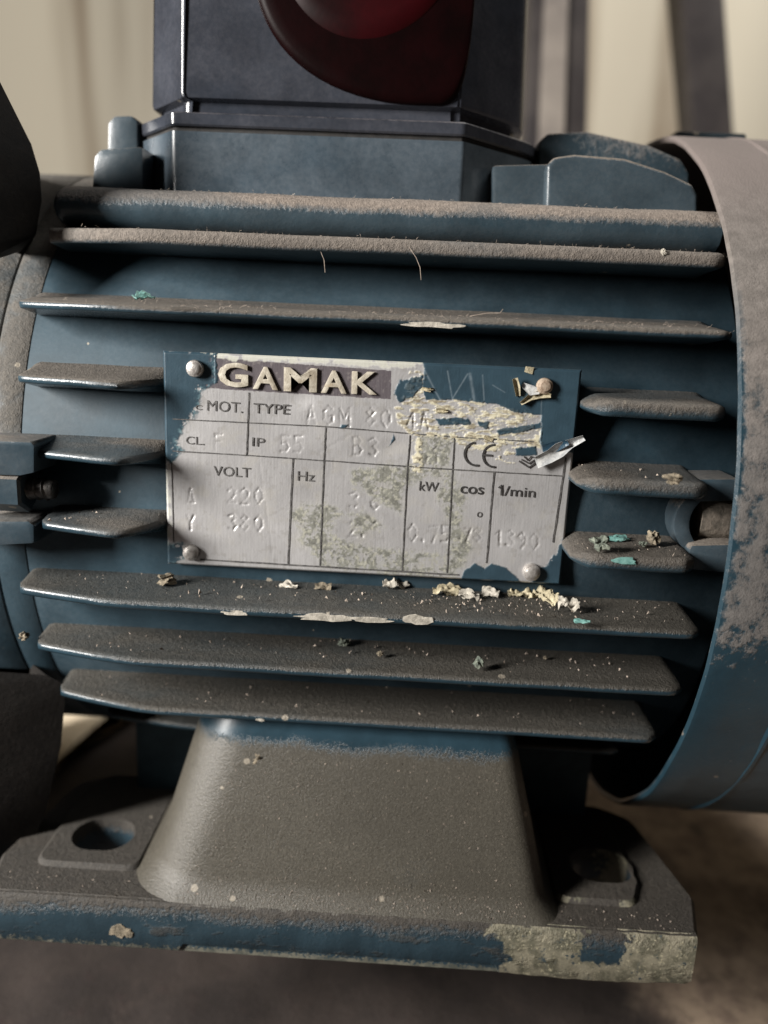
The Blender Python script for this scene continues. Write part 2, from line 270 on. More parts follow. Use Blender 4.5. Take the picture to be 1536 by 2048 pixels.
def curtain():
    n = 260; xs = np.linspace(-900, 900, n); zs = np.linspace(GZ-5, 1000, 12); V = []
    for z in zs:
        for x in xs: V.append((x, 600+20*math.sin(x/58.0)+8*math.sin(x/27.7+1)+4*math.sin(x/71+z/300), z))
    Fc = [(j*n+i, j*n+i+1, (j+1)*n+i+1, (j+1)*n+i) for j in range(len(zs)-1) for i in range(n-1)]
    t = NT('cream_curtain_cloth'); a = t.noise(15, 3, 0.5, stretch=(1.0, 0.15, 0.06)); b = t.noise(5, 3, 0.6)
    col = t.mix(t.ss(a, 0.44, 0.58), (0.52, 0.475, 0.385), (0.20, 0.15, 0.10)); col = t.mix(t.mth('MULTIPLY', t.ss(b, 0.4, 0.7), 0.3), col, (0.56, 0.53, 0.45)); m = t.out(col, 0.9)
    o = mk('curtain', V, Fc, m); 
    me = o.data; bm = bmesh.new(); bm.from_mesh(me); bmesh.ops.solidify(bm, geom=bm.faces[:], thickness=0.002); bm.to_mesh(me); bm.free()
    tag(o, 'cream cloth curtain with soft brown vertical streaks, blurred behind the motor', 'curtain')
curtain()
M['post'] = plain('dark_post_steel', (0.035, 0.030, 0.032), (0.075, 0.065, 0.062), 30, 0.45, 0.3, 0.1)
M['post_pale'] = plain('grey_post_strip', (0.16, 0.14, 0.13), (0.34, 0.30, 0.26), 24, 0.5, 0.1, 0.1)
def post(a0, a1, b0, b1, y, label, strip=None, dy=22):
    """square post that leans: left and right edge traced at the top (row 0) and lower down (row b[1])"""
    L0, R0, L1, R1 = py((a0, 0), y), py((a1, 0), y), py((b0, 260), y), py((b1, 260), y)
    def at(P, Q, z): s = (z-P[2])/(Q[2]-P[2]); return P[0]+(Q[0]-P[0])*s
    g = G(); c = []
    for z in (GZ-1, 330.0):
        l, r = at(L0, L1, z), at(R0, R1, z); c.append([(l, y, z), (r, y, z), (r, y+dy, z), (l, y+dy, z)])
    g.rings(c); o = mk('metal_post', g.v, g.f, M['post'], loc=((c[0][0][0]+c[0][1][0])/2, y+dy/2, GZ)); bevel_obj(o, 1.2); tag(o, label, 'post', 'metal posts behind the motor')
    if strip:
        g = G(); c = []
        for z in (GZ, 328.0):
            l, r = at(L0, L1, z), at(R0, R1, z); c.append([(l+(r-l)*s, yy, z) for s, yy in ((strip[0], y-2.0), (strip[1], y-2.0), (strip[1], y-0.05), (strip[0], y-0.05))])
        g.rings(c); s = mk('pale_flange', g.v, g.f, M['post_pale'], loc=tuple(np.array(o.location)/MM)); s.location = (0, 0, 0); s.parent = o
post(1062, 1180, 1050, 1174, 150.0, 'dark leaning metal post with a pale grey strip, beside the terminal box', strip=(0.22, 0.62))
post(1366, 1450, 1388, 1468, 190.0, 'plain dark leaning metal post rising behind the fan cowl')
g = G(); B = [pz(q, GZ) for q in ((95, 1560), (118, 1520), (200, 1488), (240, 1462), (200, 1420), (120, 1420))]
g.rings([[np.array([p[0]*(1+0.06*k*math.sin(i*2.1)), p[1]+(60 if p[1] > 40 else 0), GZ-1+k]) for i, p in enumerate(B)] for k in (0, 3.0, 5.0)])
o = mk('board_offcut', g.v, g.f, plain('pale_board', (0.55, 0.45, 0.32), (0.72, 0.62, 0.47), 60, 0.8), loc=(*np.mean(B, 0)[:2], GZ)); tag(o, 'pale cream board offcut lying on the floor behind the left foot hole', 'board')

# ------------------------------------------------------------------ the motor
MOTOR = tag(root('electric_motor'), 'dusty dark blue electric motor with horizontal cooling fins and a scratched silver nameplate', 'electric motor')
RC, RTIP, ZC = 66.8, 78.4, 80.0
def ycirc(z, R): return -math.sqrt(max(0.0, R*R-(z-ZC)**2))
cyl_x('frame', RC, -61.0, 66, M['body'], MOTOR, 160, 0.6)
cyl_x('frame_end_ring', 66.95, -66.0, -60.4, M['ring'], MOTOR, 160, 0.12)
def fin(z, x0, x1, mat, lend='taper', rend='square', tip=RTIP, ht=0.72, hr=1.9, seed=0):
    yt = ycirc(z, tip); yc = ycirc(z, RC); D = yc-yt
    xs = np.unique(np.round(np.concatenate([x0+np.array([0, 0.4, 0.9, 1.6, 2.6, 4, 6, 9, 13, 18]), np.linspace(x0+22, x1-8, 16) if x1-x0 > 40 else np.linspace(x0+6, x1-6, 5), x1-np.array([6, 4, 2.6, 1.6, 0.9, 0.4, 0])]), 3)); xs = xs[(xs >= x0) & (xs <= x1)]
    R = []
    for x in xs:
        s, e = x-x0, x1-x
        f = 1.0; hs = 1.0
        if lend == 'taper': f *= (0.58+0.42*min(1, s/20.0)**0.75)*math.sqrt(min(1, 0.45+0.55*s/1.6)); hs *= min(1, 0.35+0.65*math.sqrt(min(1, s/1.5)))
        if lend == 'nose': f *= math.sqrt(min(1, 0.62+0.38*s/3.2)); hs *= math.sqrt(min(1, 0.10+s/2.6))
        if lend == 'cut': f *= min(1, 0.05+s/5.5)
        if rend == 'square': f *= math.sqrt(min(1, 0.80+0.2*e/1.8)); hs *= math.sqrt(min(1, 0.55+0.45*e/1.0))
        if rend == 'cut': f *= min(1, 0.05+e/5.5)
        y = yc+1.0-(D+1.0)*f; w = 0.10*mnoise.noise(Vector((x/9, z, seed)))
        a, b = ht*hs, (hr*0.5+ht*0.5)*hs if f < 0.6 else hr*hs
        b = hr*hs; zz = z+w
        y += 0.12*mnoise.noise(Vector((x/5, z+9, seed)))
        pts = [(yc+4.5, b+0.8), (yc+0.8, b+0.5), (yc-0.6, b), (y+1.0, a), (y+0.35, a*0.88), (y+0.05, a*0.45), (y, 0), (y+0.05, -a*0.45), (y+0.35, -a*0.88), (y+1.0, -a), (yc-0.6, -b), (yc+0.8, -b-0.5), (yc+4.5, -b-0.8)]
        R.append([(x, min(p[0], yc+4.5), zz+p[1]) for p in pts])
    g = G(); g.rings(R); return mk('fin', g.v, g.f, mat, MOTOR, angle=60)
ZF = [128.6, 116.4, 104.2, 92.0, 79.8, 67.6, 55.8, 43.8]
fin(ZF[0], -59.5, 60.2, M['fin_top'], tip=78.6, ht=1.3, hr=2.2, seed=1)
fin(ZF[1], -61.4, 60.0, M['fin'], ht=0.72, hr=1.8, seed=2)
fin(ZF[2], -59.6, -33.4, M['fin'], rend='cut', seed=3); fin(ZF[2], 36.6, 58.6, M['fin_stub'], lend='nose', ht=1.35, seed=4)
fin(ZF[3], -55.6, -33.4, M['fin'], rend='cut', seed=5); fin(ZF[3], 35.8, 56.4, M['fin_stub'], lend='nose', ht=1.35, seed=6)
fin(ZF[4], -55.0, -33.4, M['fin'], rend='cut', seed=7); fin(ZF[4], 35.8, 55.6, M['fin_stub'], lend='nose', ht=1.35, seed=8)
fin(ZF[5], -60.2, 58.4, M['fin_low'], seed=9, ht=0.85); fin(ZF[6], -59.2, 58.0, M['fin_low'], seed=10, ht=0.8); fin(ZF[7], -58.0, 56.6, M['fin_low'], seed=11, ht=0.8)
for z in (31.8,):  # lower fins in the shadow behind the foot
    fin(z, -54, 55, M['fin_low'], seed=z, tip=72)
# pad behind the plate
g = G(); g.box(-32.6, 35.0, -67.4, -58.0, 73.2, 108.6); bevel_obj(mk('nameplate_pad', g.v, g.f, M['body'], MOTOR), 0.6)
# rounded shelf along the top edge of the frame
prof = [(-10, 130.5), (-46, 130.3), (-50.6, 130.8), (-52.6, 132.0), (-53.4, 133.8), (-53.2, 135.6), (-52.2, 137.0), (-50.4, 137.8), (-47, 138.0), (-10, 138.2)]
g = G(); xs = np.concatenate([[-58.2, -57.6, -56.6, -55], np.linspace(-50, 58, 22), [60.5, 61.5]])
g.rings([[(x, y+(0.8 if k in (0,) else 0.0)+0.1*mnoise.noise(Vector((x/7, y, z))), 134+(z-134)*(0.55 if k == 0 else 0.85 if k == 1 else 1)+0.15*mnoise.noise(Vector((x/11, 3, z/4)))) for y, z in prof] for k, x in enumerate(xs)])
mk('frame_shelf', g.v, g.f, M['shelf'], MOTOR, angle=50)

# lugs on the shelf, traced in their own vertical planes
def trace(Q, y): return [(p[0], p[2]) for p in (py(q, y) for q in Q)]
prism_y('frame_lug', trace([(182, 385), (187, 312), (200, 297), (286, 292), (286, 390)], -45), -45, -24, M['lug'], MOTOR, 0.9)
prism_y('frame_lug', trace([(214, 330), (215, 245), (228, 231), (262, 230), (275, 240), (275, 330)], -36), -36, -22, M['lug'], MOTOR, 0.8)
prism_y('frame_lug', trace([(985, 430), (985, 330), (1105, 327), (1105, 440)], -43), -43, -20, M['lug'], MOTOR, 0.8)
prism_y('frame_lug', trace([(1090, 450), (1094, 330), (1108, 314), (1150, 308), (1250, 316), (1330, 342), (1385, 368), (1397, 390), (1397, 455)], -46), -46, -30, M['lug'], MOTOR, 1.5, 4)
prism_y('frame_lug', trace([(1076, 420), (1079, 282), (1095, 266), (1175, 262), (1300, 290), (1362, 318), (1378, 345), (1378, 420)], -29), -29, -12, M['shelf'], MOTOR, 0.8)

# terminal box
BP = [(-38.6, -45.2), (15.6, -45.2), (31.5, -29), (32.5, 30), (-49.3, 30), (-49.3, -33)]
TB = prism_z('terminal_box', rpoly(BP, [2.2, 1.6, 14, 4, 4, 3], 8), [(137.5, 0), (149.0, 0.15)], M['box'], MOTOR)
prism_z('gasket', rpoly(BP, [2.2, 1.6, 14, 4, 4, 3], 8), [(149.0, 0.9), (149.9, 0.9)], M['gasket'], TB)
prism_z('lid', rpoly(BP, [2.2, 2.2, 14, 4, 4, 3], 8), [(149.9, 0.3), (150.2, 0.0), (152.0, -0.05), (152.3, 0.4), (152.5, 4.6), (155.0, 4.8), (155.5, 3.2), (156.3, 3.0), (188, 4.2), (190, 6.4)], M['boxlid'], TB)
def cap():  # added dome and disc: the dark red reflection in the glossy lid, as shapes
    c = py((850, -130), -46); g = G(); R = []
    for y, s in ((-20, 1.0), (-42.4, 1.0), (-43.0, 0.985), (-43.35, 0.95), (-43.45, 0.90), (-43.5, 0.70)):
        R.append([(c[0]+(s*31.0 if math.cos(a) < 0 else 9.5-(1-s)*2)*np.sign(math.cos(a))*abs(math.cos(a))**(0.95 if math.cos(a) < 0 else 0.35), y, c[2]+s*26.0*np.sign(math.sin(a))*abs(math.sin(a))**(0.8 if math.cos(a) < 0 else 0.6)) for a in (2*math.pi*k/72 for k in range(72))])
    g.rings(R); o = mk('reflection_cap', g.v, g.f, M['red'], TB); o['label'] = 'dark red reflection on the front of the box lid, built as a raised cap'
    g = G(); g.rings([[(c[0]-11+s*(16.0 if math.cos(a) < 0 else 18.0)*math.cos(a), y, c[2]+2+s*18.0*math.sin(a)) for a in (2*math.pi*k/72 for k in range(72))] for y, s in ((-43.2, 1.0), (-43.7, 0.97), (-44.1, 0.8), (-44.3, 0.4))]); mk('reflection_disc', g.v, g.f, M['red2'], TB)
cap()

# foot: plate with two slotted holes, raised hole pads, pedestal, web
def foot():
    out = rpoly([(-66.0, -78.6), (65.2, -78.6), (68.0, -68.5), (62.5, -44), (55.5, -39.5), (-56.5, -38.5), (-64.0, -43), (-68.5, -68)], [1.2, 2.0, 4, 5, 5, 5, 5, 4], 5)
    bm = bmesh.new(); hol = []
    for cx in (-50.4, 51.4):
        hol.append([(cx+(1.2 if math.cos(a) > 0 else -1.2)+5.1*math.cos(a), -61.8+5.1*math.sin(a)) for a in (2*math.pi*k/32 for k in range(32))])
    def loop(P, z): return [bm.verts.new((p[0], p[1], z)) for p in P]
    def sheet(z, d=0.0):
        o = loop(offs(out, d), z); hs = [loop(h, z) for h in hol]; es = []
        for L in [o]+hs:
            for i in range(len(L)): es.append(bm.edges.new((L[i], L[(i+1) % len(L)])))
        bmesh.ops.triangle_fill(bm, use_beauty=True, use_dissolve=False, edges=es); return o, hs
    t, th = sheet(10.4, 0.7); b, bh = sheet(0.0)
    mid = loop(out, 9.6)
    for A, B in ((t, mid), (mid, b)):
        for i in range(len(A)): bm.faces.new((A[i], A[(i+1) % len(A)], B[(i+1) % len(B)], B[i]))
    for A, B in zip(th, bh):
        for i in range(len(A)): bm.faces.new((A[i], B[i], B[(i+1) % len(B)], A[(i+1) % len(A)]))
    bmesh.ops.recalc_face_normals(bm, faces=bm.faces)
    for v in bm.verts:   # shallow relief cast into the underside between the two feet, worn lip at the right
        if v.co.z < 0.1 and v.co.y < -70:
            if -30 < v.co.x < 30: v.co.z = 1.5
    V = [tuple(v.co) for v in bm.verts]; bm.verts.index_update(); Fc = [tuple(v.index for v in f.verts) for f in bm.faces]; bm.free()
    FT = mk('foot', V, Fc, M['foot'], MOTOR, angle=35)
    # front lip carries the notched lower edge: a cast strip with uneven bottom, 0.4 mm proud
    xs = np.linspace(-66, 65, 150); g = G(); R = []
    for x in xs:
        zb = 1.5 if -29.5 < x < 29 else 0.0
        zb += 0.22*mnoise.noise(Vector((x/3.1, 2, 0)))+0.12*mnoise.noise(Vector((x/0.9, 5, 0)))
        if x > 29: zb += -0.5*math.sin(math.pi*(x-29)/36)+0.55*max(0, (x-55)/10)
        zt = 10.25+0.15*mnoise.noise(Vector((x/2.2, 7, 0))); j = 0.12*mnoise.noise(Vector((x/1.6, 8, 0)))
        R.append([(x, -76.5, zb), (x, -78.7+j, zb), (x, -79.1+j, zb+0.5), (x, -79.15+j*0.6, 5), (x, -79.1+j, zt-0.7), (x, -78.5+j, zt), (x, -76.5, zt+0.12)])
    g.rings(R); mk('foot_lip', g.v, g.f, M['foot'], FT, angle=45)
    for cx, P in ((-50, [(-60.5, -71.0), (-40, -71.0), (-40, -40.5), (-57, -40.5), (-60.5, -52)]), (51, [(40.5, -72.0), (55.5, -72.0), (58.0, -66), (56, -43), (40.5, -42)])):
        h = hol[0] if cx < 0 else hol[1]; o = rpoly(P, 3.0, 5); bm = bmesh.new(); es = []
        rows = []
        for z, d in ((10.3, -0.3), (10.9, 0.0), (11.3, 0.5)): rows.append([bm.verts.new((p[0], p[1], z)) for p in offs(o, d)])
        for A, B in zip(rows, rows[1:]):
            for i in range(len(A)): bm.faces.new((A[i], A[(i+1) % len(A)], B[(i+1) % len(B)], B[i]))
        top = rows[-1]; ht = [bm.verts.new((p[0], p[1], 11.3)) for p in h]; hb = [bm.verts.new((p[0], p[1], 10.3)) for p in h]
        for L in (top, ht): es += [bm.edges.get((L[i], L[(i+1) % len(L)])) or bm.edges.new((L[i], L[(i+1) % len(L)])) for i in range(len(L))]
        bmesh.ops.triangle_fill(bm, use_beauty=True, edges=es)
        for i in range(len(ht)): bm.faces.new((ht[i], hb[i], hb[(i+1) % len(hb)], ht[(i+1) % len(ht)]))
        bm.verts.index_update(); V = [tuple(v.co) for v in bm.verts]; Fc = [tuple(v.index for v in f.verts) for f in bm.faces]; bm.free(); mk('hole_pad', V, Fc, M['foot'], FT, angle=35)
    # pedestal: sloping face with rounded sides
    R = []
    for s in np.concatenate([np.linspace(0, 0.14, 8), np.linspace(0.2, 1, 12)]):
        z = 10.0+s*33; fl = max(0, 1-s/0.13)**2; yf = -77.2+s*11.2-1.5*fl; hl, hr = -38.6+s*9.0-3.0*fl, 39.0-s*8.2+2.0*fl; r = 3.2+1.2*(1-s)
        P = []; rl = 11.0
        P += [(hl-0.5, -45.0)]
        for k in range(9): a = math.pi/2*k/8; P.append((hl+rl*(1-math.cos(a)), yf+rl*(1-math.sin(a))))
        for x in np.linspace(hl+rl+2, hr-r-2, 12): P.append((x, yf+0.12*mnoise.noise(Vector((x/8, z/8, 1)))))
        for k in range(7): a = math.pi/2*(6-k)/6; P.append((hr-r*(1-math.cos(a)), yf+r*(1-math.sin(a))))
        P += [(hr+0.5, -45.0)]
        R.append([(p[0], p[1], z) for p in P])
    g = G(); g.rings(R); mk('pedestal', g.v, g.f, M['pedestal'], FT, angle=50)
    g = G(); g.box(-49.5, 52.0, -45.0, -36, 9.5, 46); bevel_obj(mk('foot_web', g.v, g.f, M['body'], FT), 1.2)
    g = G(); g.box(-60, 60, 38, 78.5, 0, 10.4); bevel_obj(mk('rear_foot', g.v, g.f, M['foot'], FT), 1)
    g = G(); g.box(-49, 50, 40, 60, 10, 52); bevel_obj(mk('rear_pedestal', g.v, g.f, M['body'], FT), 1.2)
foot()

# fan cowl
def cowl():
    prof = [(60.2, 78.2), (59.9, 78.8), (60.3, 79.35), (61.2, 79.5), (66, 79.5), (76, 79.5), (90, 79.5), (120, 79.5), (150, 79.3), (150, 78.0), (61, 78.0)]
    o = cyl_x('fan_cowl', 79.4, 60, 150, M['cowl'], MOTOR, 220, hollow=prof)
    for v in o.data.vertices:   # small dents along the sheet
        c = v.co/MM; k = 0.35*mnoise.noise(Vector((c.x/14, c.y/14, c.z/14)))+0.18*mnoise.noise(Vector((c.x/5, c.y/5, c.z/5)))
        r = Vector((0, c.y, c.z-80)); r.normalize(); v.co += r*k*MM
    # bead pressed round the sheet and a raised clip on top
    g = G(); R = []
    for k in range(200):
        a = 2*math.pi*k/200; R.append([(74.5+dx, (79.3+dr)*math.cos(a), 80+(79.3+dr)*math.sin(a)) for dx, dr in ((-0.8, 0), (-0.3, 0.45), (0.3, 0.45), (0.8, 0))])
    g.rings(R+[R[0]], closed=True, cap0=False, cap1=False); mk('pressed_bead', g.v, g.f, M['cowl'], o)
    c = py((1385, 244), 0.0); g = G(); g.box(c[0]-6, c[0]+10, -8, 6, 158.6, 161.0); bevel_obj(mk('cowl_clip', g.v, g.f, M['shield'], o), 0.8)
    g = G(); g.rings([[(148, r*math.cos(a), 80+r*math.sin(a)) for a in (2*math.pi*k/96 for k in range(96))] for r in (78.0,)]+[[(149.5, 78.0*math.cos(a), 80+78.0*math.sin(a)) for a in (2*math.pi*k/96 for k in range(96))]]); mk('cowl_end', g.v, g.f, M['cowl'], o)
cowl()

# drive-end shield at the left, its bolt boss and dark lugs
ES = cyl_x('end_shield', 67.0, -80, -66.25, M['ring'], MOTOR, 160, 0.3); cyl_x('end_shield_neck', 58, -130, -73.5, M['ring'], ES, 96, 1.5)
g = G(); g.box(-128, -112, -50, 50, GZ-1.0, 40); bevel_obj(mk('mounting_leg', g.v, g.f, M['shield'], ES), 2)
def facet_lug(back, front, y0, y1, mat, back_d=40):
    """casting lug whose visible face turns away to the right: back edge traced at y0, front edge nearer the camera and further left"""
    B = [py(q, y0) for q in back]; A = [py(q, y1) for q in front]; n = len(B)
    yb = y0+back_d; k = (yb-CAM[1])/(y0-CAM[1]); B2 = [np.array([CAM[0]+(p[0]-CAM[0])*k-3, yb, p[2]]) for p in B]; C = [np.array([p[0]-24, yb, p[2]]) for p in B2]
    g = G(); g.rings([C, B2, B, A], closed=True); o = mk('casting_lug', g.v, g.f, mat, ES); bevel_obj(o, 1.0); return o
facet_lug([(62, 285), (80, 345), (84, 400), (72, 470), (36, 506)], [(-60, 40), (-70, 290), (-70, 400), (-60, 500), (-60, 540)], -52, -66, M['black'])
facet_lug([(92, 1350), (122, 1365), (130, 1400), (122, 1490), (92, 1620), (60, 1700)], [(-200, 1330), (-200, 1380), (-200, 1520), (-200, 1660), (-200, 1800), (-200, 1860)], -62, -72, M['black'], 5)
def boss(Q, y0, y1, mat, b=0.8): o = prism_y('bolt_boss', trace(Q, y0), y0, y1, mat, ES, b); return o
boss([(-90, 878), (62, 884), (68, 892), (68, 946), (40, 952), (-90, 948)], -74.5, -58, M['lug'])
boss([(-90, 1042), (55, 1042), (68, 1050), (68, 1088), (-90, 1096)], -74.5, -58, M['lug'])
boss([(-90, 948), (20, 950), (28, 1000), (20, 1044), (-90, 1044)], -66.0, -56, M['lug'])
c = py((60, 976), -71.0); cyl('tie_bolt', c-np.array([8, 0, 0]), (1, 0, 0), 1.75, 12.5, M['steel'], ES, bev=0.5)
g = G(); R = []
for k in range(61):
    t = k/60; a = t*2*math.pi*6; x = c[0]-5+t*8.6; R.append([(x+dx, c[1]+rr*math.cos(a), c[2]+rr*math.sin(a)) for dx, rr in ((-0.3, 1.7), (0, 2.1), (0.3, 1.7))])
g.rings(R, closed=True); mk('bolt_thread', g.v, g.f, M['steel'], ES)
g = G(); g.rings([[(x, c[1]+r*math.cos(a), c[2]+r*math.sin(a)) for a in (math.pi/6+math.pi/3*k for k in range(6))] for x, r in ((c[0]-9, 3.7), (c[0]-8.6, 4.3), (c[0]-0.4, 4.3), (c[0], 3.7))]); mk('hex_nut', g.v, g.f, M['lug'], ES, smooth=False)
# right-hand tie-bolt boss under the cowl edge
def bossr(Q, y0, y1, mat, b=0.8): return prism_y('bolt_boss', trace(Q, y0), y0, y1, mat, MOTOR, b)
bossr([(1388, 965), (1395, 958), (1480, 958), (1480, 1002), (1395, 1004), (1386, 996)], -73.5, -60, M['lug'])
bossr([(1378, 1100), (1384, 1090), (1480, 1088), (1480, 1150), (1376, 1140)], -73.5, -60, M['lug'])
def arc_wall():
    c0 = py((1440, 1040), -69); g = G(); R = []
    for y in (-71.5, -60.0):
        P = [];
        for k in range(17): a = math.pi/2+math.pi*k/16; P.append((c0[0]+5.9*math.cos(a), y, c0[2]+5.4*math.sin(a)))
        for k in range(17): a = math.pi/2+math.pi*(16-k)/16; P.append((c0[0]-0.2+8.4*math.cos(a), y, c0[2]+7.0*math.sin(a)))
        R.append(P)
    g.rings(R); bevel_obj(mk('bolt_collar', g.v, g.f, M['lug'], MOTOR), 0.5)
    cyl('tie_bolt', (c0[0]-3.6, -66.5, c0[2]), (1, 0, 0), 4.2, 14, M['bolt_dusty'], MOTOR, bev=0.8)
arc_wall()

# ------------------------------------------------------------------ nameplate: fine grid; paint layers, filler and stamped figures are relief and wear on it
PX0, PX1, PZ0, PZ1, PY = -33.9, 36.3, 72.3, 109.8, -68.0
def vnoise(X, Y, scale, seed, octv=4):
    out = np.zeros_like(X); amp = 1.0; tot = 0
    for o in range(octv):
        r = np.random.default_rng(seed*17+o); n = 256; T = r.random((n, n)); x = X/scale*2**o; y = Y/scale*2**o
        xi = np.floor(x).astype(int); yi = np.floor(y).astype(int); fx = x-xi; fy = y-yi; fx = fx*fx*(3-2*fx); fy = fy*fy*(3-2*fy)
        g = lambda a, b: T[a % n, b % n]
        out += amp*((g(xi, yi)*(1-fx)+g(xi+1, yi)*fx)*(1-fy)+(g(xi, yi+1)*(1-fx)+g(xi+1, yi+1)*fx)*fy); tot += amp; amp *= 0.55
    return out/tot
def sdist(X, Y, poly):
    """signed distance to a polygon, positive inside"""
    d = np.full(X.shape, 1e9); ins = np.zeros(X.shape, bool); n = len(poly)
    for i in range(n):
        x0, y0 = poly[i]; x1, y1 = poly[(i+1) % n]; dx, dy = x1-x0, y1-y0
        t = np.clip(((X-x0)*dx+(Y-y0)*dy)/(dx*dx+dy*dy+1e-9), 0, 1); d = np.minimum(d, np.hypot(X-x0-t*dx, Y-y0-t*dy))
        c = (y0 > Y) != (y1 > Y); ins ^= c & (X < (x1-x0)*(Y-y0)/(y1-y0+1e-12)+x0)
    return np.where(ins, d, -d)
def sstep(v, a, b): t = np.clip((v-a)/(b-a), 0, 1); return t*t*(3-2*t)
ST = {'0': [[(.25, 0), (0, .3), (0, .7), (.25, 1), (.5, .7), (.5, .3), (.25, 0)]], '1': [[(.1, .2), (.3, 0), (.3, 1)]], '2': [[(0, .2), (.25, 0), (.5, .2), (.45, .45), (0, 1), (.5, 1)]],
      '3': [[(0, .1), (.3, 0), (.5, .2), (.25, .45), (.5, .75), (.3, 1), (0, .9)]], '4': [[(.4, 1), (.4, 0), (0, .7), (.55, .7)]], '5': [[(.5, 0), (.05, 0), (.05, .45), (.35, .42), (.5, .7), (.3, 1), (0, .95)]],
      '6': [[(.45, 0), (0, .55), (0, .8), (.25, 1), (.5, .78), (.25, .52), (0, .7)]], '7': [[(0, 0), (.5, 0), (.15, 1)]], '8': [[(.25, 0), (.03, .22), (.25, .45), (.47, .22), (.25, 0)], [(.25, .45), (0, .75), (.25, 1), (.5, .75), (.25, .45)]], '9': [[(.5, .3), (.25, .5), (0, .25), (.25, 0), (.5, .25), (.45, .7), (.2, 1)]],
      'A': [[(0, 1), (.25, 0), (.5, 1)], [(.1, .65), (.4, .65)]], 'G': [[(.5, .15), (.25, 0), (0, .3), (0, .7), (.25, 1), (.5, .85), (.5, .55), (.3, .55)]], 'M': [[(0, 1), (0, 0), (.28, .6), (.56, 0), (.56, 1)]],
      'F': [[(0, 1), (0, 0), (.45, 0)], [(0, .45), (.35, .45)]], 'B': [[(0, 0), (0, 1), (.35, 1), (.5, .75), (.3, .48), (0, .48)], [(0, 0), (.3, 0), (.45, .22), (.3, .48)]], 'S': [[(.5, .1), (.25, 0), (0, .2), (.2, .45), (.5, .7), (.3, 1), (0, .9)]],
      'Y': [[(0, 0), (.25, .45), (.5, 0)], [(.25, .45), (.25, 1)]], '^': [[(0, 1), (.25, 0), (.5, 1), (0, 1)]], '.': [[(.2, .92), (.22, 1)]], ' ': []}
STAMPS = [('AGM', 615, 812, 36, 33, 0.055), ('80', 735, 818, 34, 28, 0.055), ('4A', 815, 826, 32, 26, 0.055), ('F', 432, 868, 30, 30, 0), ('55', 562, 872, 32, 26, 0.03), ('B3', 706, 876, 34, 32, 0.05), ('S1', 842, 892, 32, 24, 0.05),
          ('^', 374, 978, 28, 30, 0), ('220', 457, 976, 30, 27, 0.03), ('Y', 374, 1032, 28, 30, 0), ('380', 457, 1030, 30, 27, 0.03), ('3.6', 700, 985, 30, 22, 0.04), ('2.1', 698, 1043, 30, 22, 0.04), ('0.75', 818, 1050, 32, 22, 0.05), ('.78', 914, 1056, 26, 17, 0.05), ('1390', 990, 1062, 30, 24, 0.07)]
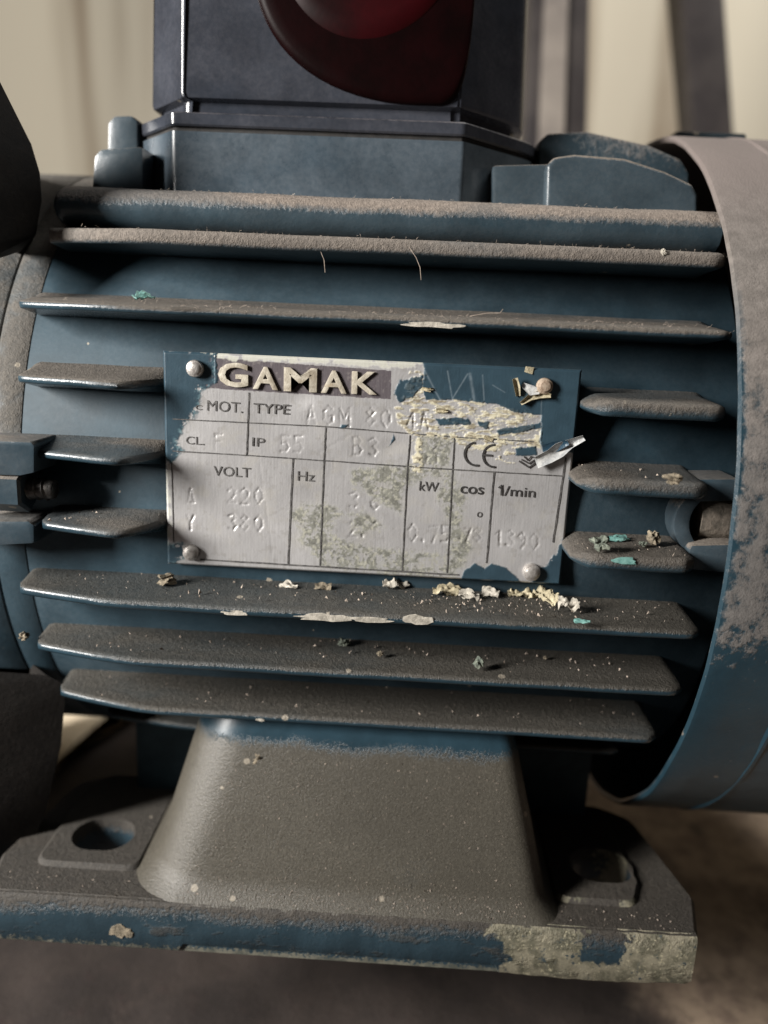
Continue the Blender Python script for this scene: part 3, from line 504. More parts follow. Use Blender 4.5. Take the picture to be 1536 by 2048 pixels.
def pane():
    nx, nz = 640, 342; xs = np.linspace(PX0, PX1, nx); zs = np.linspace(PZ0, PZ1, nz); X, Z = np.meshgrid(xs, zs)
    U, Vv = proj(np.stack([X, np.full_like(X, PY), Z], -1))
    N = lambda s, k, o=4: vnoise(X+100, Z+100, s, k, o)
    wob = (N(2.0, 1)-0.5)*34+(N(0.6, 2)-0.5)*16; wb2 = (N(1.2, 3)-0.5)*22+(N(0.45, 4)-0.5)*16
    S = lambda poly, w=1.0: sdist(U+wob*0.6*w, Vv+wb2*0.6*w, poly)
    blue = np.full(X.shape, -99.0)
    for P, w in (([(300, 680), (445, 705), (430, 722), (434, 742), (428, 772), (402, 784), (405, 802), (386, 838), (352, 884), (366, 902), (340, 930), (300, 905)], 1.0),
                 ([(846, 722), (905, 722), (1200, 720), (1200, 905), (1150, 905), (1090, 918), (1078, 880), (1082, 830), (1030, 826), (1000, 810), (940, 802), (850, 800), (846, 780)], 0.45),
                 ([(786, 788), (798, 760), (845, 748), (850, 776), (812, 800), (795, 806)], 0.7), ([(868, 836), (938, 835), (944, 850), (880, 853)], 0.5), ([(955, 842), (976, 842), (976, 858), (960, 856)], 0.5), ([(992, 858), (1082, 843), (1082, 856), (1000, 872)], 0.5), ([(1030, 895), (1070, 891), (1074, 912), (1030, 912)], 0.4),
                 ([(912, 1190), (928, 1140), (950, 1126), (970, 1136), (985, 1127), (1014, 1136), (1038, 1158), (1050, 1190)], 0.35), ([(1085, 1135), (1112, 1105), (1122, 1078), (1150, 1060), (1150, 1200), (1050, 1200), (1060, 1165)], 0.9), ([(300, 1092), (366, 1086), (374, 1110), (350, 1132), (300, 1140)], 0.8),
                 ([(676, 858), (684, 848), (700, 848), (690, 857)], 0.3), ([(782, 880), (787, 866), (790, 880), (776, 894)], 0.3)):
        blue = np.maximum(blue, S(P, w))
    soft = np.where(U < 430, 3.0, 0.0); bm_ = sstep(blue, -1.5-soft, 2.0+soft); bm_ = bm_*(1-sstep(N(0.7, 31), 0.60, 0.68)*sstep(-blue, -16, -4)*(U < 430))
    scr = sstep(N(0.35, 30), 0.45, 0.62)
    bm_ = np.clip(bm_, 0, 1)
    # cream filler around and below the big blue patch
    cream = S([(822, 745), (850, 745), (850, 798), (940, 798), (1000, 806), (1084, 832), (1086, 888), (1010, 890), (985, 900), (945, 905), (925, 890), (870, 872), (815, 878), (792, 820)], 0.9)
    rid = np.abs(N(1.1, 5)-0.5)*2; fine = vnoise(X*0.7+40, Z*1.3+40, 0.7, 6, 4); aniso = vnoise(X*0.8+50, Z*2.8+50, 1.1, 40, 4)
    cm = sstep(cream, -3, 3)*sstep(0.55*fine+0.75*aniso, 0.56, 0.74); cm = np.maximum(cm, sstep(S([(818, 868), (842, 868), (846, 945), (826, 945)], 0.6), -2, 3)*sstep(fine, 0.42, 0.58))
    cm = np.maximum(cm, sstep(S([(1030, 905), (1080, 895), (1085, 870), (940, 880), (985, 915), (1030, 930)], 1.0), -2, 3)*sstep(fine, 0.5, 0.62))
    # grey-green smear of old adhesive
    gp = np.maximum.reduce([S([(578, 1016), (640, 1002), (690, 1030), (660, 1060), (690, 1080), (745, 1092), (815, 1100), (830, 1152), (760, 1148), (640, 1132), (612, 1092)], 1.6), S([(708, 938), (762, 930), (832, 925), (832, 870), (905, 870), (908, 945), (862, 955), (830, 965), (800, 1000), (812, 1035), (770, 1012), (730, 985), (705, 965)], 1.6),
                            S([(880, 960), (905, 940), (935, 1005), (922, 1040), (938, 1085), (932, 1125), (905, 1155), (815, 1155), (815, 1108), (895, 1108), (900, 1060), (880, 1010)], 1.6), S([(690, 1030), (730, 1020), (770, 1050), (720, 1070)], 1.5)])
    gm = sstep(gp, -9, 8)*sstep(0.6*N(1.3, 8)+0.55*N(0.4, 9), 0.42, 0.58)
    gm = np.maximum(gm, 0.5*sstep(gp, -14, 12)*sstep(N(0.8, 12), 0.35, 0.6))
    for P in ([(820, 1116), (905, 1116), (905, 1150), (820, 1150)],): gm = gm*(1-0.75*sstep(S([(838, 1116), (885, 1114), (888, 1134), (836, 1136)], 0.3), -3, 3))
    # purple-black header band
    hd = sstep(sdist(U, Vv, [(398, 713), (783, 741), (782, 799), (398, 776)])+(N(0.5, 10)-0.5)*3, -0.6, 0.6)
    # cream primer along the raw edges of the plate
    ed = np.minimum.reduce([X-PX0, PX1-X, Z-PZ0, PZ1-Z]); ledge = sstep((X-PX0)+(N(0.9, 13)-0.5)*1.6, 1.05, 0.5); tedge = sstep((PZ1-Z)+(N(0.8, 14)-0.5)*1.1, 1.15, 0.75)*(U > 395)*(U < 850)
    eg = np.maximum(ledge*sstep(N(0.8, 15), 0.42, 0.52)*0.8, tedge*sstep(N(0.9, 16), 0.30, 0.42)*0.9)
    # base metal: brushed vertically, slightly warmer to the right
    br = vnoise(X*9+7, Z*0.35+3, 1.0, 20, 3); cl = N(9, 21)
    col = np.empty(X.shape+(4,)); col[..., 3] = 1
    mx = lambda m, c: col.__setitem__((..., slice(0, 3)), col[..., :3]*(1-m[..., None])+np.asarray(c)*m[..., None])
    g0 = 0.54+0.07*(br-0.5)*2+0.11*(cl-0.5)*2; col[..., 0] = g0*1.0; col[..., 1] = g0*0.985; col[..., 2] = g0*0.985
    mx(0.30*sstep(N(0.9, 22), 0.62, 0.75), (0.36, 0.34, 0.31)); mx(0.25*sstep(N(3.0, 23), 0.55, 0.75), (0.60, 0.57, 0.50))
    mx(hd*(0.90+0.1*br), (0.055, 0.042, 0.050)); mx(hd*0.25*sstep(N(0.5, 24), 0.6, 0.72), (0.3, 0.27, 0.25))
    gcol = (0.125+0.24*(N(0.5, 25)-0.35))[..., None]*np.array([1.0, 1.0, 0.84]); mx(gm*0.95, gcol)
    gy = sstep(N(0.45, 26), 0.58, 0.70)*sstep(gp, -8, 6); mx(gy*0.6, (0.44, 0.43, 0.35))
    mx(eg, (0.46, 0.46, 0.40))
    bl = (0.85+0.5*N(2.0, 27))[..., None]*np.array([0.026, 0.050, 0.068]); mx(bm_, bl)
    thin = sstep(blue, 1, 12)*(U < 430); mx(bm_*(1-thin)*(U < 430)*scr*0.55, (0.20, 0.33, 0.36))
    ccol = (0.33+0.55*(fine-0.3))[..., None]*np.array([1.0, 0.93, 0.68]); mx(cm*(1-bm_*0.95), ccol)
    mx(cm*(1-bm_)*sstep(aniso, 0.56, 0.70)*0.7, (0.17, 0.13, 0.085))
    # pale scratches across the blue patch
    for (a, b, w) in (((850, 742), (880, 800), 3.0), ((895, 742), (905, 800), 2.4), ((935, 748), (906, 795), 2.6), ((940, 748), (948, 800), 5.0), ((965, 750), (968, 800), 2.4), ((1083, 796), (1080, 905), 1.8), ((985, 770), (1010, 785), 1.5)):
        dx, dy = b[0]-a[0], b[1]-a[1]; tt = np.clip(((U-a[0])*dx+(Vv-a[1])*dy)/(dx*dx+dy*dy), 0, 1); dd = np.hypot(U-a[0]-tt*dx, Vv-a[1]-tt*dy); mx(sstep(-dd, -w, 0)*0.30*(0.4+N(0.6, 28)), (0.30, 0.36, 0.40))
    # relief
    H = 0.016*(br-0.5)+0.05*(N(5, 29)-0.5)
    H += 0.10*sstep(blue, -0.5, 3.0)*bm_*(1-0.6*(U < 430)) + cm*(0.02+0.20*np.clip(0.5*fine+0.5*aniso-0.32, 0, 1)+0.06*rid) + gm*0.03*N(0.4, 9)
    stm = np.zeros(X.shape)
    for s, u0, v0, h, adv, sl in STAMPS:
        for k, ch in enumerate(s):
            jx, jy = rng.uniform(-1.5, 1.5, 2)
            for pl in ST[ch]:
                for (a, b) in zip(pl, pl[1:]):
                    ax, ay = u0+k*adv+a[0]*h*0.95+jx, v0+sl*k*adv+a[1]*h+jy; bx, by = u0+k*adv+b[0]*h*0.95+jx, v0+sl*k*adv+b[1]*h+jy
                    dx, dy = bx-ax, by-ay; tt = np.clip(((U-ax)*dx+(Vv-ay)*dy)/(dx*dx+dy*dy+1e-9), 0, 1); dd = np.hypot(U-ax-tt*dx, Vv-ay-tt*dy)
                    stm = np.maximum(stm, np.exp(-(dd/2.7)**2)*(0.75+0.25*math.sin(ax*1.7+ay)))
    H -= 0.16*stm*np.clip(2.4*N(1.0, 51)-0.6, 0.28, 1); mx(0.45*sstep(N(0.9, 52), 0.35, 0.6)*sstep(stm, 0.4, 0.9), (0.25, 0.24, 0.23))
    for (cx, cy, r, a) in ((592, 800, 34, 0.22), (760, 905, 40, 0.20), (790, 890, 26, 0.12)): H -= a*np.exp(-(((U-cx)/r)**2+((Vv-cy)/(r*0.5))**2))
    for (a, b) in (((700, 905), (760, 935)), ((520, 930), (545, 1105)), ((640, 905), (700, 870))):
        dx, dy = b[0]-a[0], b[1]-a[1]; tt = np.clip(((U-a[0])*dx+(Vv-a[1])*dy)/(dx*dx+dy*dy), 0, 1); H -= 0.022*np.exp(-(np.hypot(U-a[0]-tt*dx, Vv-a[1]-tt*dy)/4)**2)
    H -= 0.35*sstep(-ed, -0.35, 0)
    metal = np.clip(1-bm_-cm-gm-hd-eg, 0, 1)
    Y = PY-H
    V = np.stack([X, Y, Z], -1).reshape(-1, 3)*MM; idx = np.arange(nx*nz).reshape(nz, nx)
    Fq = np.stack([idx[:-1, :-1], idx[:-1, 1:], idx[1:, 1:], idx[1:, :-1]], -1).reshape(-1, 4)
    # rim wall and back so the plate is a solid sheet
    loop = np.concatenate([idx[0, :], idx[1:, -1], idx[-1, -2::-1], idx[-2:0:-1, 0]]); nb = len(loop); bk = V[loop].copy(); bk[:, 1] = (PY+0.55)*MM; base = len(V); V = np.concatenate([V, bk])
    side = np.stack([loop, base+np.arange(nb), base+(np.arange(nb)+1) % nb, np.roll(loop, -1)], -1)
    Q = np.concatenate([Fq, side]); me = bpy.data.meshes.new('nameplate')
    me.vertices.add(len(V)); me.vertices.foreach_set('co', V.ravel()); me.loops.add(Q.size); me.loops.foreach_set('vertex_index', Q.ravel().astype(np.int32)); me.polygons.add(len(Q)); me.polygons.foreach_set('loop_start', np.arange(0, Q.size, 4, dtype=np.int32)); me.update(calc_edges=True)
    me.polygons.foreach_set('use_smooth', np.ones(len(Q), bool))
    for nm, arr in (('coat', col), ('wear', np.stack([metal, bm_, cm, np.ones_like(cm)], -1))):
        at = me.color_attributes.new(nm, 'FLOAT_COLOR', 'POINT'); full = np.tile(np.array([0.3, 0.29, 0.27, 1.0]), (len(V), 1)); full[:nx*nz] = arr.reshape(-1, 4); at.data.foreach_set('color', full.ravel())
    t = NT('nameplate_metal'); a = t.n.new('ShaderNodeVertexColor'); a.layer_name = 'coat'; w = t.n.new('ShaderNodeVertexColor'); w.layer_name = 'wear'; wv = t.sep(w.outputs[0])
    n = t.noise(2600, 3, 0.6); n2 = t.noise(700, 4, 0.7); t.bump(t.mth('ADD', n, n2), 0.12, 0.0002)
    r = t.mth('ADD', t.mth('MULTIPLY', wv[0], -0.38), 0.72); r = t.mth('SUBTRACT', r, t.mth('MULTIPLY', wv[1], 0.36)); me.materials.append(t.out(a.outputs[0], r, t.mth('MULTIPLY', wv[0], 0.45)))
    o = bpy.data.objects.new('nameplate', me); COL.objects.link(o); o.parent = MOTOR; return o
NP = pane()
NP['label'] = 'scratched silver nameplate with blue overpaint and cream residue'
# printed lines (segments that still show), 0.03 mm proud
def pl_pt(q, dy=-0.06): return py(q, PY+dy)
LINES = [((345, 838), (650, 853), 3), ((650, 853), (905, 874), 3), ((905, 874), (1080, 884), 3), ((345, 902), (500, 911), 3), ((500, 911), (905, 939), 3), ((905, 939), (1124, 952), 3), ((498, 785), (493, 911), 4), ((651, 855), (648, 920), 4), ((648, 920), (640, 1131), 4), ((586, 917), (576, 1128), 5), ((820, 870), (815, 932), 3), ((815, 932), (804, 1141), 3.5),
         ((909, 876), (905, 939), 3.5), ((905, 939), (894, 1146), 3.5), ((988, 945), (973, 1126), 4.5), ((400, 1119), (918, 1150), 4.5), ((1132, 915), (1106, 1085), 5), ((343, 925), (347, 1085), 2.5), ((1062, 1160), (1075, 1161), 3)]
g = G()
for k, (a, b, w) in enumerate(LINES):
    A, B = pl_pt(a, -0.075-0.004*(k % 3)), pl_pt(b, -0.075-0.004*(k % 3)); d = B-A; L = np.linalg.norm(d); d /= L; nrm = np.cross(d, (0, -1, 0)); hw = 0.72*w/2/11.7; n = 12
    R = [[A+d*L*i/n+nrm*hw*(1+0.25*math.sin(i*2.7+k)), A+d*L*i/n-nrm*hw*(1+0.25*math.sin(i*1.9+k))] for i in range(n+1)]
    V = [p for r in R for p in r]; V += [p+np.array([0, 0.05, 0]) for p in V]; m = len(R)*2
    Fc = [(2*i, 2*i+1, 2*i+3, 2*i+2) for i in range(n)]+[(2*i, 2*i+2, m+2*i+2, m+2*i) for i in range(n)]+[(2*i+1, m+2*i+1, m+2*i+3, 2*i+3) for i in range(n)]; g.add(V, Fc)
mk('printed_lines', g.v, g.f, M['ink'], NP, smooth=False)
# lettering
def text(s, q0, q1, h_px, mat, name='printed_lettering', dy=-0.08, extrude=0.02, bev=0.0, weight=0.0, fit=True):
    """text whose baseline runs from pixel q0 to q1 on the plate, cap height h_px"""
    cu = bpy.data.curves.new('t', 'FONT'); cu.body = s; cu.size = 1.0; cu.extrude = 0.0; cu.offset = weight; cu.resolution_u = 3
    o = bpy.data.objects.new('t', cu); COL.objects.link(o); dg = bpy.context.evaluated_depsgraph_get(); me = o.evaluated_get(dg).to_mesh()
    P = np.array([v.co[:] for v in me.vertices]); fs = [tuple(p.vertices) for p in me.polygons]; o.evaluated_get(dg).to_mesh_clear(); bpy.data.objects.remove(o); bpy.data.curves.remove(cu)
    A, B = pl_pt(q0, dy), pl_pt(q1, dy); d = B-A; L = np.linalg.norm(d); d /= L; up = np.cross(d, (0, 1, 0)); up = up if up[2] > 0 else -up
    x0, x1 = P[:, 0].min(), P[:, 0].max(); sx = L/(x1-x0); sy = h_px/11.7/0.729
    V = [A+d*(p[0]-x0)*sx+up*p[1]*sy for p in P]
    bm = bmesh.new(); vs = [bm.verts.new(v) for v in V]
    for f in fs:
        try: bm.faces.new([vs[i] for i in f])
        except ValueError: pass
    bmesh.ops.remove_doubles(bm, verts=bm.verts, dist=1e-4)
    if extrude:
        r = bmesh.ops.extrude_face_region(bm, geom=bm.faces[:]); bmesh.ops.translate(bm, verts=[v for v in r['geom'] if isinstance(v, bmesh.types.BMVert)], vec=(0, -extrude, 0))
    bmesh.ops.recalc_face_normals(bm, faces=bm.faces); bm.verts.index_update(); VV = [tuple(v.co) for v in bm.verts]; FF = [tuple(v.index for v in f.verts) for f in bm.faces]; bm.free()
    o = mk(name, VV, FF, mat, NP, smooth=False)
    if bev: bevel_obj(o, bev, 2, 50)
    return o
for s, a, b, h in (('G', (437, 770), (497, 773), 46), ('A', (506, 776), (557, 779), 44), ('M', (568, 780), (634, 783), 46), ('A', (642, 784), (694, 786), 44), ('K', (703, 786), (755, 788), 44)):
    text(s, a, b, h, M['letter'], 'raised_letter', -0.04, 0.42, 0.14, 0.028)
text('C', (391, 819), (404, 820), 10, M['ink']); text('MOT.', (414, 821), (485, 826), 22, M['ink']); text('TYPE', (507, 826), (579, 829), 21, M['ink']); text('CL.', (372, 888), (408, 890), 17, M['ink'])
text('IP', (504, 892), (529, 894), 19, M['ink']); text('VOLT', (427, 951), (501, 955), 21, M['ink']); text('Hz', (595, 961), (629, 963), 21, M['ink']); text('kW', (838, 981), (876, 984), 21, M['ink'])
text('cos', (920, 986), (967, 989), 23, M['ink_bold'], weight=0.012); text('/min', (1008, 991), (1070, 995), 21, M['ink_bold'], weight=0.006); text('o', (953, 1034), (964, 1035), 18, M['ink'])
def stroke(pts, w, name, mat=M['ink_bold']):
    g = G(); P = [pl_pt(p, -0.17) for p in pts]; R = []
    for i, p in enumerate(P):
        d = P[min(i+1, len(P)-1)]-P[max(i-1, 0)]; d /= np.linalg.norm(d); n = np.cross(d, (0, -1, 0)); h = w/2/11.7; R.append([p+n*h, p-n*h, p-n*h+np.array([0, .05, 0]), p+n*h+np.array([0, .05, 0])])
    g.rings(R); return mk(name, g.v, g.f, mat, NP, smooth=False)
def arcp(cx, cy, rx, ry, a0, a1, n=14): return [(cx+rx*math.cos(math.radians(a0+(a1-a0)*k/n)), cy+ry*math.sin(math.radians(a0+(a1-a0)*k/n))) for k in range(n+1)]
stroke(arcp(953, 908, 24, 23, 80, 262), 4, 'conformity_mark'); stroke(arcp(988, 912, 22, 22, 85, 275), 4, 'conformity_mark'); stroke([(997, 976), (1003, 970), (1003, 980), (1002.5, 991)], 3.6, 'printed_lettering'); stroke([(968, 910), (984, 911)], 4, 'conformity_mark')
stroke([(1038, 922), (1058, 935), (1077, 922)], 3.5, 'approval_mark'); stroke([(1043, 919), (1058, 927), (1073, 918)], 3, 'approval_mark'); stroke([(1048, 913), (1056, 921), (1062, 913), (1070, 916)], 3, 'approval_mark')
for (u, v, r, m) in ((391, 737, 17, 'rivet'), (383, 1104, 17, 'rivet'), (1088, 772, 16, 'rivet_rust'), (1062, 1143, 18, 'rivet')):
    c = py((u, v), PY); cyl('rivet', c+np.array([0, 0.1, 0]), (0.05, -1, 0.03), r/11.7, 1.25, M[m], NP, 28, 0.45, 0.18)
# loose curls of film and filler still stuck to the plate
def flake(name, path, width, mat, parent=None, lift=0.6, y=PY, curl=0.5, th=0.12, seed=0, loc=None):
    r = random.Random(seed); g = G(); R = []; n = len(path)
    for i, q in enumerate(path):
        p = py(q, y); a = py(path[max(i-1, 0)], y); b = py(path[min(i+1, n-1)], y); d = b-a; d /= np.linalg.norm(d)+1e-9; nn = np.cross(d, (0, -1, 0)); w = (width[i] if isinstance(width, (list, tuple)) else width)/2/11.7
        out = np.array([0, -1.0, 0])*(0.1+lift*(0.5+0.5*math.sin(i*1.3+seed)))
        row = [p+out+nn*w*s*(1+0.25*r.uniform(-1, 1))+np.array([0, -1, 0])*curl*(s*s) for s in (-1, -0.5, 0, 0.5, 1)]
        R.append(row+[q2+np.array([0, th, 0]) for q2 in row[::-1]])
    g.rings(R); return mk(name, g.v, g.f, mat, parent, angle=35, loc=loc)
flake('peeled_film', [(1070, 922), (1098, 912), (1118, 900), (1140, 888), (1166, 874)], [26, 30, 28, 20, 14], M['silver_film'], NP, 0.7, curl=0.5, seed=1)
flake('peeled_film', [(1086, 900), (1110, 893), (1135, 884)], [26, 24, 10], M['bluefilm'], NP, 0.9, curl=0.3, seed=4)
flake('filler_curl', [(1028, 756), (1033, 775), (1036, 792)], [9, 11, 8], M['cream'], NP, 0.9, curl=0.4, seed=2)
flake('filler_curl', [(1040, 806), (1060, 793), (1080, 788), (1100, 790)], [7, 16, 14, 7], M['cream'], NP, 0.8, curl=0.5, seed=3)
flake('filler_curl', [(1044, 770), (1062, 780), (1078, 782)], [10, 18, 10], M['silver_film'], NP, 0.5, curl=0.4, seed=6)
flake('filler_curl', [(1050, 738), (1066, 742)], [10, 12], M['cream'], NP, 0.2, curl=0.1, seed=5)
for k in range(5):
    u = random.uniform(800, 1080); v = (random.choice((808, 820, 862, 868, 872, 850, 830)) if u > 870 else random.uniform(770, 865))+(u-870)*0.05
    a = random.uniform(-0.4, 0.4); L = random.uniform(8, 26); flake('filler_curl', [(u-L/2*math.cos(a), v-L/2*math.sin(a)), (u, v+random.uniform(-2, 2)), (u+L/2*math.cos(a), v+L/2*math.sin(a))], random.uniform(4, 9), M['cream'], NP, random.uniform(0.05, 0.25), curl=random.uniform(0.1, 0.35), seed=20+k)

# ------------------------------------------------------------------ wear patches on the fins (parts) and debris lying on them (things)
def patch(q, rx, ry, y, mat, parent, seed, name='bare_patch'):
    r = random.Random(seed); c = py(q, y); g = G(); n = 18; A = []
    for k in range(n): a = 2*math.pi*k/n; m = 0.7+0.45*r.random(); A.append(c+np.array([rx/11*math.cos(a)*m, -0.02+0.03*r.random(), ry/11*math.sin(a)*m]))
    g.rings([[p+np.array([0, 0.25, 0]) for p in A], A]); return mk(name, g.v, g.f, mat, parent, smooth=False)
YF6 = ycirc(ZF[5], RTIP)
fin6 = [o for o in MOTOR.children if o.name.startswith('fin') and abs(sum(v.co.z for v in o.data.vertices)/len(o.data.vertices)/MM-ZF[5]) < 1.5][0]
fin8 = [o for o in MOTOR.children if o.name.startswith('fin') and abs(sum(v.co.z for v in o.data.vertices)/len(o.data.vertices)/MM-ZF[7]) < 1.5][0]
fin2 = [o for o in MOTOR.children if o.name.startswith('fin') and abs(sum(v.co.z for v in o.data.vertices)/len(o.data.vertices)/MM-ZF[1]) < 1.5][0]
patch((655, 1236), 58, 8, YF6-0.05, M['creamy_white'], fin6, 1); patch((740, 1240), 40, 6, YF6-0.08, M['creamy_white'], fin6, 2); patch((838, 1240), 32, 9, YF6-0.05, M['creamy_white'], fin6, 3); patch((470, 1226), 26, 5, YF6-0.05, M['creamy_white'], fin6, 4)
patch((865, 650), 60, 5, ycirc(ZF[1], RTIP)-0.1, M['creamy_white'], fin2, 5)

def lump(q, z, r, mat, label, name='dirt_clump', cat='dirt', group='dirt clumps on the motor', seed=0, sq=(1, 1, 0.7), y=None):
    c = pz(q, z) if y is None else py(q, y); c = np.array(c); bm = bmesh.new(); bmesh.ops.create_icosphere(bm, subdivisions=3, radius=1.0); rr = 0.85*r/10.8
    for v in bm.verts:
        n = v.co.normalized(); k = 0.75+0.6*mnoise.noise(n*1.7+Vector((seed*3.1, 0, 0)))+0.35*mnoise.noise(n*4.5+Vector((0, seed, 0))); v.co = Vector((n.x*sq[0], n.y*sq[1], n.z*sq[2]))*k*rr
    zmin = min(v.co.z for v in bm.verts); V = [np.array(v.co)+c+np.array([0, 0, -zmin-0.12*rr if y is None else 0]) for v in bm.verts]; bm.verts.index_update(); Fc = [tuple(v.index for v in f.verts) for f in bm.faces]; bm.free()
    o = mk(name, V, Fc, mat, angle=25, loc=tuple(c)); tag(o, label, cat, group); return o
T6, T7, T8, T5, T4, T2 = ZF[5]+1.7, ZF[6]+1.7, ZF[7]+1.7, ZF[4]+1.8, ZF[3]+1.8, ZF[1]+1.5
lump((332, 1168), T6, 24, M['grit'], 'brown dirt clump under the lower left rivet of the nameplate', seed=1, sq=(1.1, 0.8, 0.6))
lump((515, 1520), 0, 20, M['grit'], 'dark dirt clump stuck near the top of the dusty pedestal', seed=2, y=-68.4, sq=(0.9, 0.5, 1.0))
lump((688, 1290), T7, 16, M['grit_green'], 'pale crumb on the second fin below the nameplate, below the left rows of figures', seed=3, cat='crumb', name='crumb', group='crumbs on the fins')
lump((760, 1312), T7, 9, M['grit'], 'small brown crumb right of a paler one on the second fin below the plate', seed=4, cat='crumb', name='crumb', group='crumbs on the fins')
lump((958, 1335), T7, 17, M['grit_green'], 'grey-green crumb casting a long shadow on the second fin below the plate', seed=5, cat='crumb', name='crumb', group='crumbs on the fins', sq=(0.8, 0.8, 1.0))
lump((1090, 1318), T7, 6, M['grit'], 'tiny tan crumb on the second fin below the plate, under the lower right rivet', seed=6, cat='crumb', name='crumb', group='crumbs on the fins')
lump((1200, 1100), T5, 22, M['grit_green'], 'grey crumb at the rounded end of the lowest short fin right of the plate', seed=7, cat='crumb', name='crumb', group='crumbs on the fins')
lump((1305, 1090), T5, 18, M['grit'], 'dark dirt clump on the lowest short fin beside the bolt collar', seed=8, sq=(0.8, 0.8, 1.2))
lump((1285, 1092), T5, 9, M['grit_green'], 'small dirt clump left of a darker one by the bolt collar', seed=9)
lump((1345, 968), T4, 17, M['grit'], 'brown dirt clump on the middle short fin right of the plate', seed=10, sq=(1.3, 0.8, 0.7))
lump((48, 1272), ZF[6]+3, 14, M['grit'], 'yellowish dirt clump at the left end of the second fin below the plate', seed=11, y=-69.0)
lump((1327, 504), ZF[0]+1.4, 8, M['creamy_white'], 'round cream pellet on the topmost thin fin near the cowl', seed=12, name='pellet', cat='pellet', group=None, sq=(1, 1, 1), y=ycirc(ZF[0], RTIP)-0.1)
def shaving(path, z, w, mat, label, seed, name='filler_shaving', cat='shaving', group='cream filler shavings under the nameplate', h=0.9):
    """a crumpled scraping: jagged, hollowed and torn at the rim"""
    r = random.Random(seed); a, b = np.array(pz(path[0], z)), np.array(pz(path[-1], z)); c = (a+b)/2; L = np.linalg.norm(b-a)/2*1.15; u = (b-a)/np.linalg.norm(b-a); v = np.array([-u[1], u[0], 0]); ww = w/10.8*0.62
    n, m = 17, 9; top = []; bot = []
    for i in range(n):
        for j in range(m):
            s, t = -1+2*i/(n-1), -1+2*j/(m-1); e = 1-0.35*s*s; q = Vector((s*1.2*L/2.0+seed, t*1.2, seed*0.7)); k = mnoise.noise(q*1.25); k2 = mnoise.noise(q*2.4)
            p = c+u*s*L*(1+0.12*k2)+v*t*ww*e*(1+0.8*k)+np.array([0, 0, h*(0.75+0.9*k+0.55*k2)*(1-0.25*s*s)+0.35*h*t])
            top.append(p); bot.append(p-np.array([0, 0, 0.16])+v*0.08*k2)
    V = top+bot; N0 = n*m; Fc = []
    for i in range(n-1):
        for j in range(m-1): q = i*m+j; Fc += [(q, q+1, q+m+1, q+m), (N0+q, N0+q+m, N0+q+m+1, N0+q+1)]
    rim = [j for j in range(m)]+[i*m+m-1 for i in range(1, n)]+[(n-1)*m+j for j in range(m-2, -1, -1)]+[i*m for i in range(n-2, 0, -1)]
    for q, q2 in zip(rim, rim[1:]+rim[:1]): Fc.append((q, N0+q, N0+q2, q2))
    mz = min(p[2] for p in V); V = [p+np.array([0, 0, z-mz-0.12]) for p in V]
    o = mk(name, V, Fc, mat, angle=20, loc=tuple(c)); tag(o, label, cat, group); return o
shaving([(1018, 1190), (1040, 1186), (1068, 1192)], T6, 30, M['cream'], 'largest yellow cream shaving on the fin below the lower right rivet', 1, h=1.6)
shaving([(1068, 1190), (1090, 1200), (1110, 1212)], T6, 20, M['cream'], 'yellow shaving leaning against the right side of the largest one', 2, h=1.5)
shaving([(1118, 1218), (1130, 1200), (1145, 1212), (1155, 1222)], T6, 16, M['creamy_white'], 'whitish crumpled shaving farthest right below the plate corner', 3, h=1.6)
shaving([(870, 1190), (895, 1184), (918, 1190)], T6, 18, M['cream'], 'cream shaving just below the blue paint blot of the plate', 4, h=1.1)
shaving([(920, 1196), (940, 1186), (955, 1200)], T6, 12, M['creamy_white'], 'thin pale shaving between two cream shavings under the plate', 5, h=0.9)
shaving([(965, 1192), (985, 1186), (995, 1196)], T6, 15, M['creamy_white'], 'pale hooked shaving left of the largest yellow one', 6, h=1.0)
shaving([(768, 1180), (790, 1172), (812, 1178)], T6, 18, M['creamy_white'], 'whitish shaving under the middle of the plate bottom edge', 7, h=1.2)
shaving([(562, 1172), (578, 1170), (592, 1176)], T6, 11, M['creamy_white'], 'small pale shaving under the Hz column of the plate', 8, h=0.6)
shaving([(632, 1178), (648, 1174), (660, 1179)], T6, 10, M['grit'], 'small tan shaving right of a pale one under the plate', 9, h=0.7)
shaving([(1150, 1244), (1165, 1242), (1178, 1246)], T6, 8, M['teal'], 'thin pale teal paint flake among shavings on the first fin below the plate', 10, 'paint_flake', 'paint flake', 'teal paint flakes on the fins', 0.3)
shaving([(1210, 1082), (1235, 1078), (1252, 1080)], T5, 14, M['teal'], 'bright teal paint flake at the back of the lowest right short fin', 11, 'paint_flake', 'paint flake', 'teal paint flakes on the fins', 0.5)
shaving([(270, 598), (285, 592), (302, 600)], T2, 22, M['teal'], 'curled teal paint flake on the long fin above the nameplate', 12, 'paint_flake', 'paint flake', 'teal paint flakes on the fins', 0.9)
patch((1248, 1122), 26, 7, ycirc(ZF[4], RTIP)-0.25, M['teal'], MOTOR, 8, 'scraped_patch')
foot_lip = [o for o in bpy.data.objects if o.name == 'foot_lip'][0]
patch((238, 1862), 26, 16, -79.3, M['grit'], foot_lip, 12); patch((258, 1868), 9, 10, -79.32, M['grit'], foot_lip, 13); patch((520, 1440), 10, 3, ycirc(ZF[7], RTIP)-0.1, M['creamy_white'], fin8, 14)
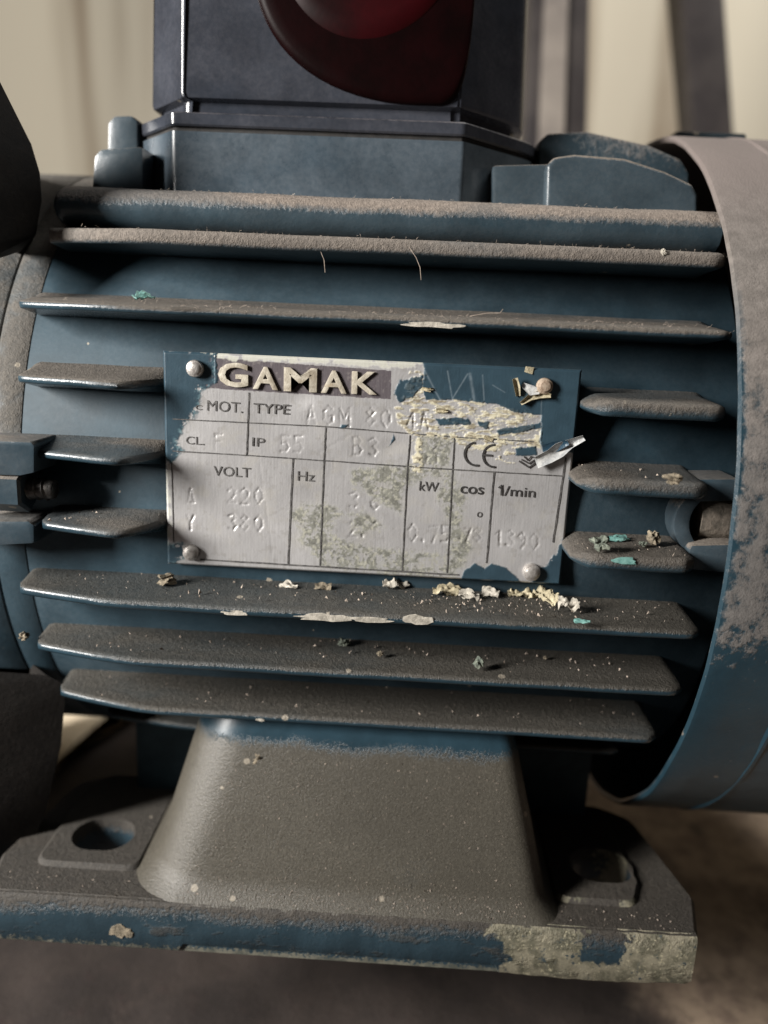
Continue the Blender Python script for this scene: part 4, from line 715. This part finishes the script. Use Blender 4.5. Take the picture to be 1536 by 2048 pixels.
# loose fine crumbs: nobody could count them
def crumbs():
    r = random.Random(5); g = G()
    def bit(p, s):
        a = [np.array([r.uniform(-1, 1) for _ in range(3)])*s for _ in range(4)]; a[0] = np.array([0, 0, s*0.9]); g.add([p+x for x in a], [(0, 1, 2), (0, 2, 3), (0, 3, 1), (1, 3, 2)])
    for z, n, x0, x1 in ((ZF[5], 330, -52, 56), (ZF[6], 150, -50, 55), (ZF[7], 70, -50, 54), (ZF[4], 34, 37, 54), (ZF[3], 24, 37, 54), (ZF[4], 14, -52, -40)):
        for _ in range(n):
            x = r.uniform(x0, x1) if z != ZF[5] or r.random() < 0.4 else r.gauss(24, 12); x = min(max(x, x0), x1)
            y = r.uniform(ycirc(z, RTIP)+0.8, ycirc(z, RC)-0.5); bit(np.array([x, y, z+1.75]), abs(r.gauss(0.10, 0.12))+0.07)
    for _ in range(1700):   # grit caught on the pedestal and the foot
        z = 10.6+r.random()*25
        if r.random() < 0.45: z = 10.6+abs(r.gauss(0, 2.5))
        q = (z-10)/33; x = r.uniform(-38.6+9*q+8, 39-8.2*q-4.5); y = -77.2+q*11.2-1.5*max(0, 1-q/0.13)**2-0.03; bit(np.array([x, y, z]), abs(r.gauss(0.0, 0.06))+0.06)
    for _ in range(140):
        x = r.choice((r.uniform(-64, -40), r.uniform(41, 62))); bit(np.array([x, r.uniform(-78, -72.8), 10.6]), abs(r.gauss(0.06, 0.08))+0.05)
    o = mk('loose_grit', g.v, g.f, M['lint'], smooth=False); tag(o, 'fine pale grit and flakes scattered over the lower fins and foot', 'grit', kind='stuff')
crumbs()
def lint():
    r = random.Random(9); g = G()
    def fibre(p, d, L, w, bend):
        P = []; q = np.array(p, float); d = np.array(d, float); n = 3
        for i in range(n+1):
            s = np.cross(d, (0, -1, 0.3)); s /= np.linalg.norm(s)+1e-9; P.append((q-s*w, q+s*w)); q = q+d*L/n; d = d+np.array([r.uniform(-1, 1), r.uniform(-.5, .5), r.uniform(-1, .6)])*bend; d /= np.linalg.norm(d)+1e-9
        g.add([x for p2 in P for x in p2], [(2*i, 2*i+1, 2*i+3, 2*i+2) for i in range(n)])
    for _ in range(800):
        k = r.choice((0, 0, 0, 1, 1, 2)); x = r.choice((r.uniform(-50, 60), r.gauss(10, 9), r.gauss(-22, 6), r.gauss(44, 6))); x = min(60, max(-50, x))
        if k == 2: p = (x, r.uniform(-52.8, -49), 137.6)
        else: z = ZF[k]; p = (x, ycirc(z, RTIP)+r.uniform(0, 1.0), z+r.choice((1.2, 1.0, 0.6)))
        fibre(p, (r.uniform(-1, 1), r.uniform(-1, 0.2), r.uniform(-0.3, 1)), abs(r.gauss(0.2, 0.35))+0.2, 0.018, 0.9)
    def strand(path, y, w=0.05):
        P = [py(q, y) for q in path]
        for a, b in zip(P, P[1:]): s = np.cross((b-a)/np.linalg.norm(b-a), (0, -1, 0))*w; g.add([a-s, a+s, b+s*0.8, b-s*0.8], [(0, 1, 2, 3)])
    strand([(818, 494), (832, 515), (840, 535), (842, 560)], -62, 0.05); strand([(640, 500), (648, 520), (650, 545)], -61, 0.05); strand([(940, 632), (975, 626), (1000, 626), (1006, 618)], -69.5, 0.05)
    o = mk('dust_lint', g.v, g.f, M['lint'], smooth=False); tag(o, 'fluffy grey lint and cobweb threads clinging to the upper fins', 'lint', kind='stuff')
lint()
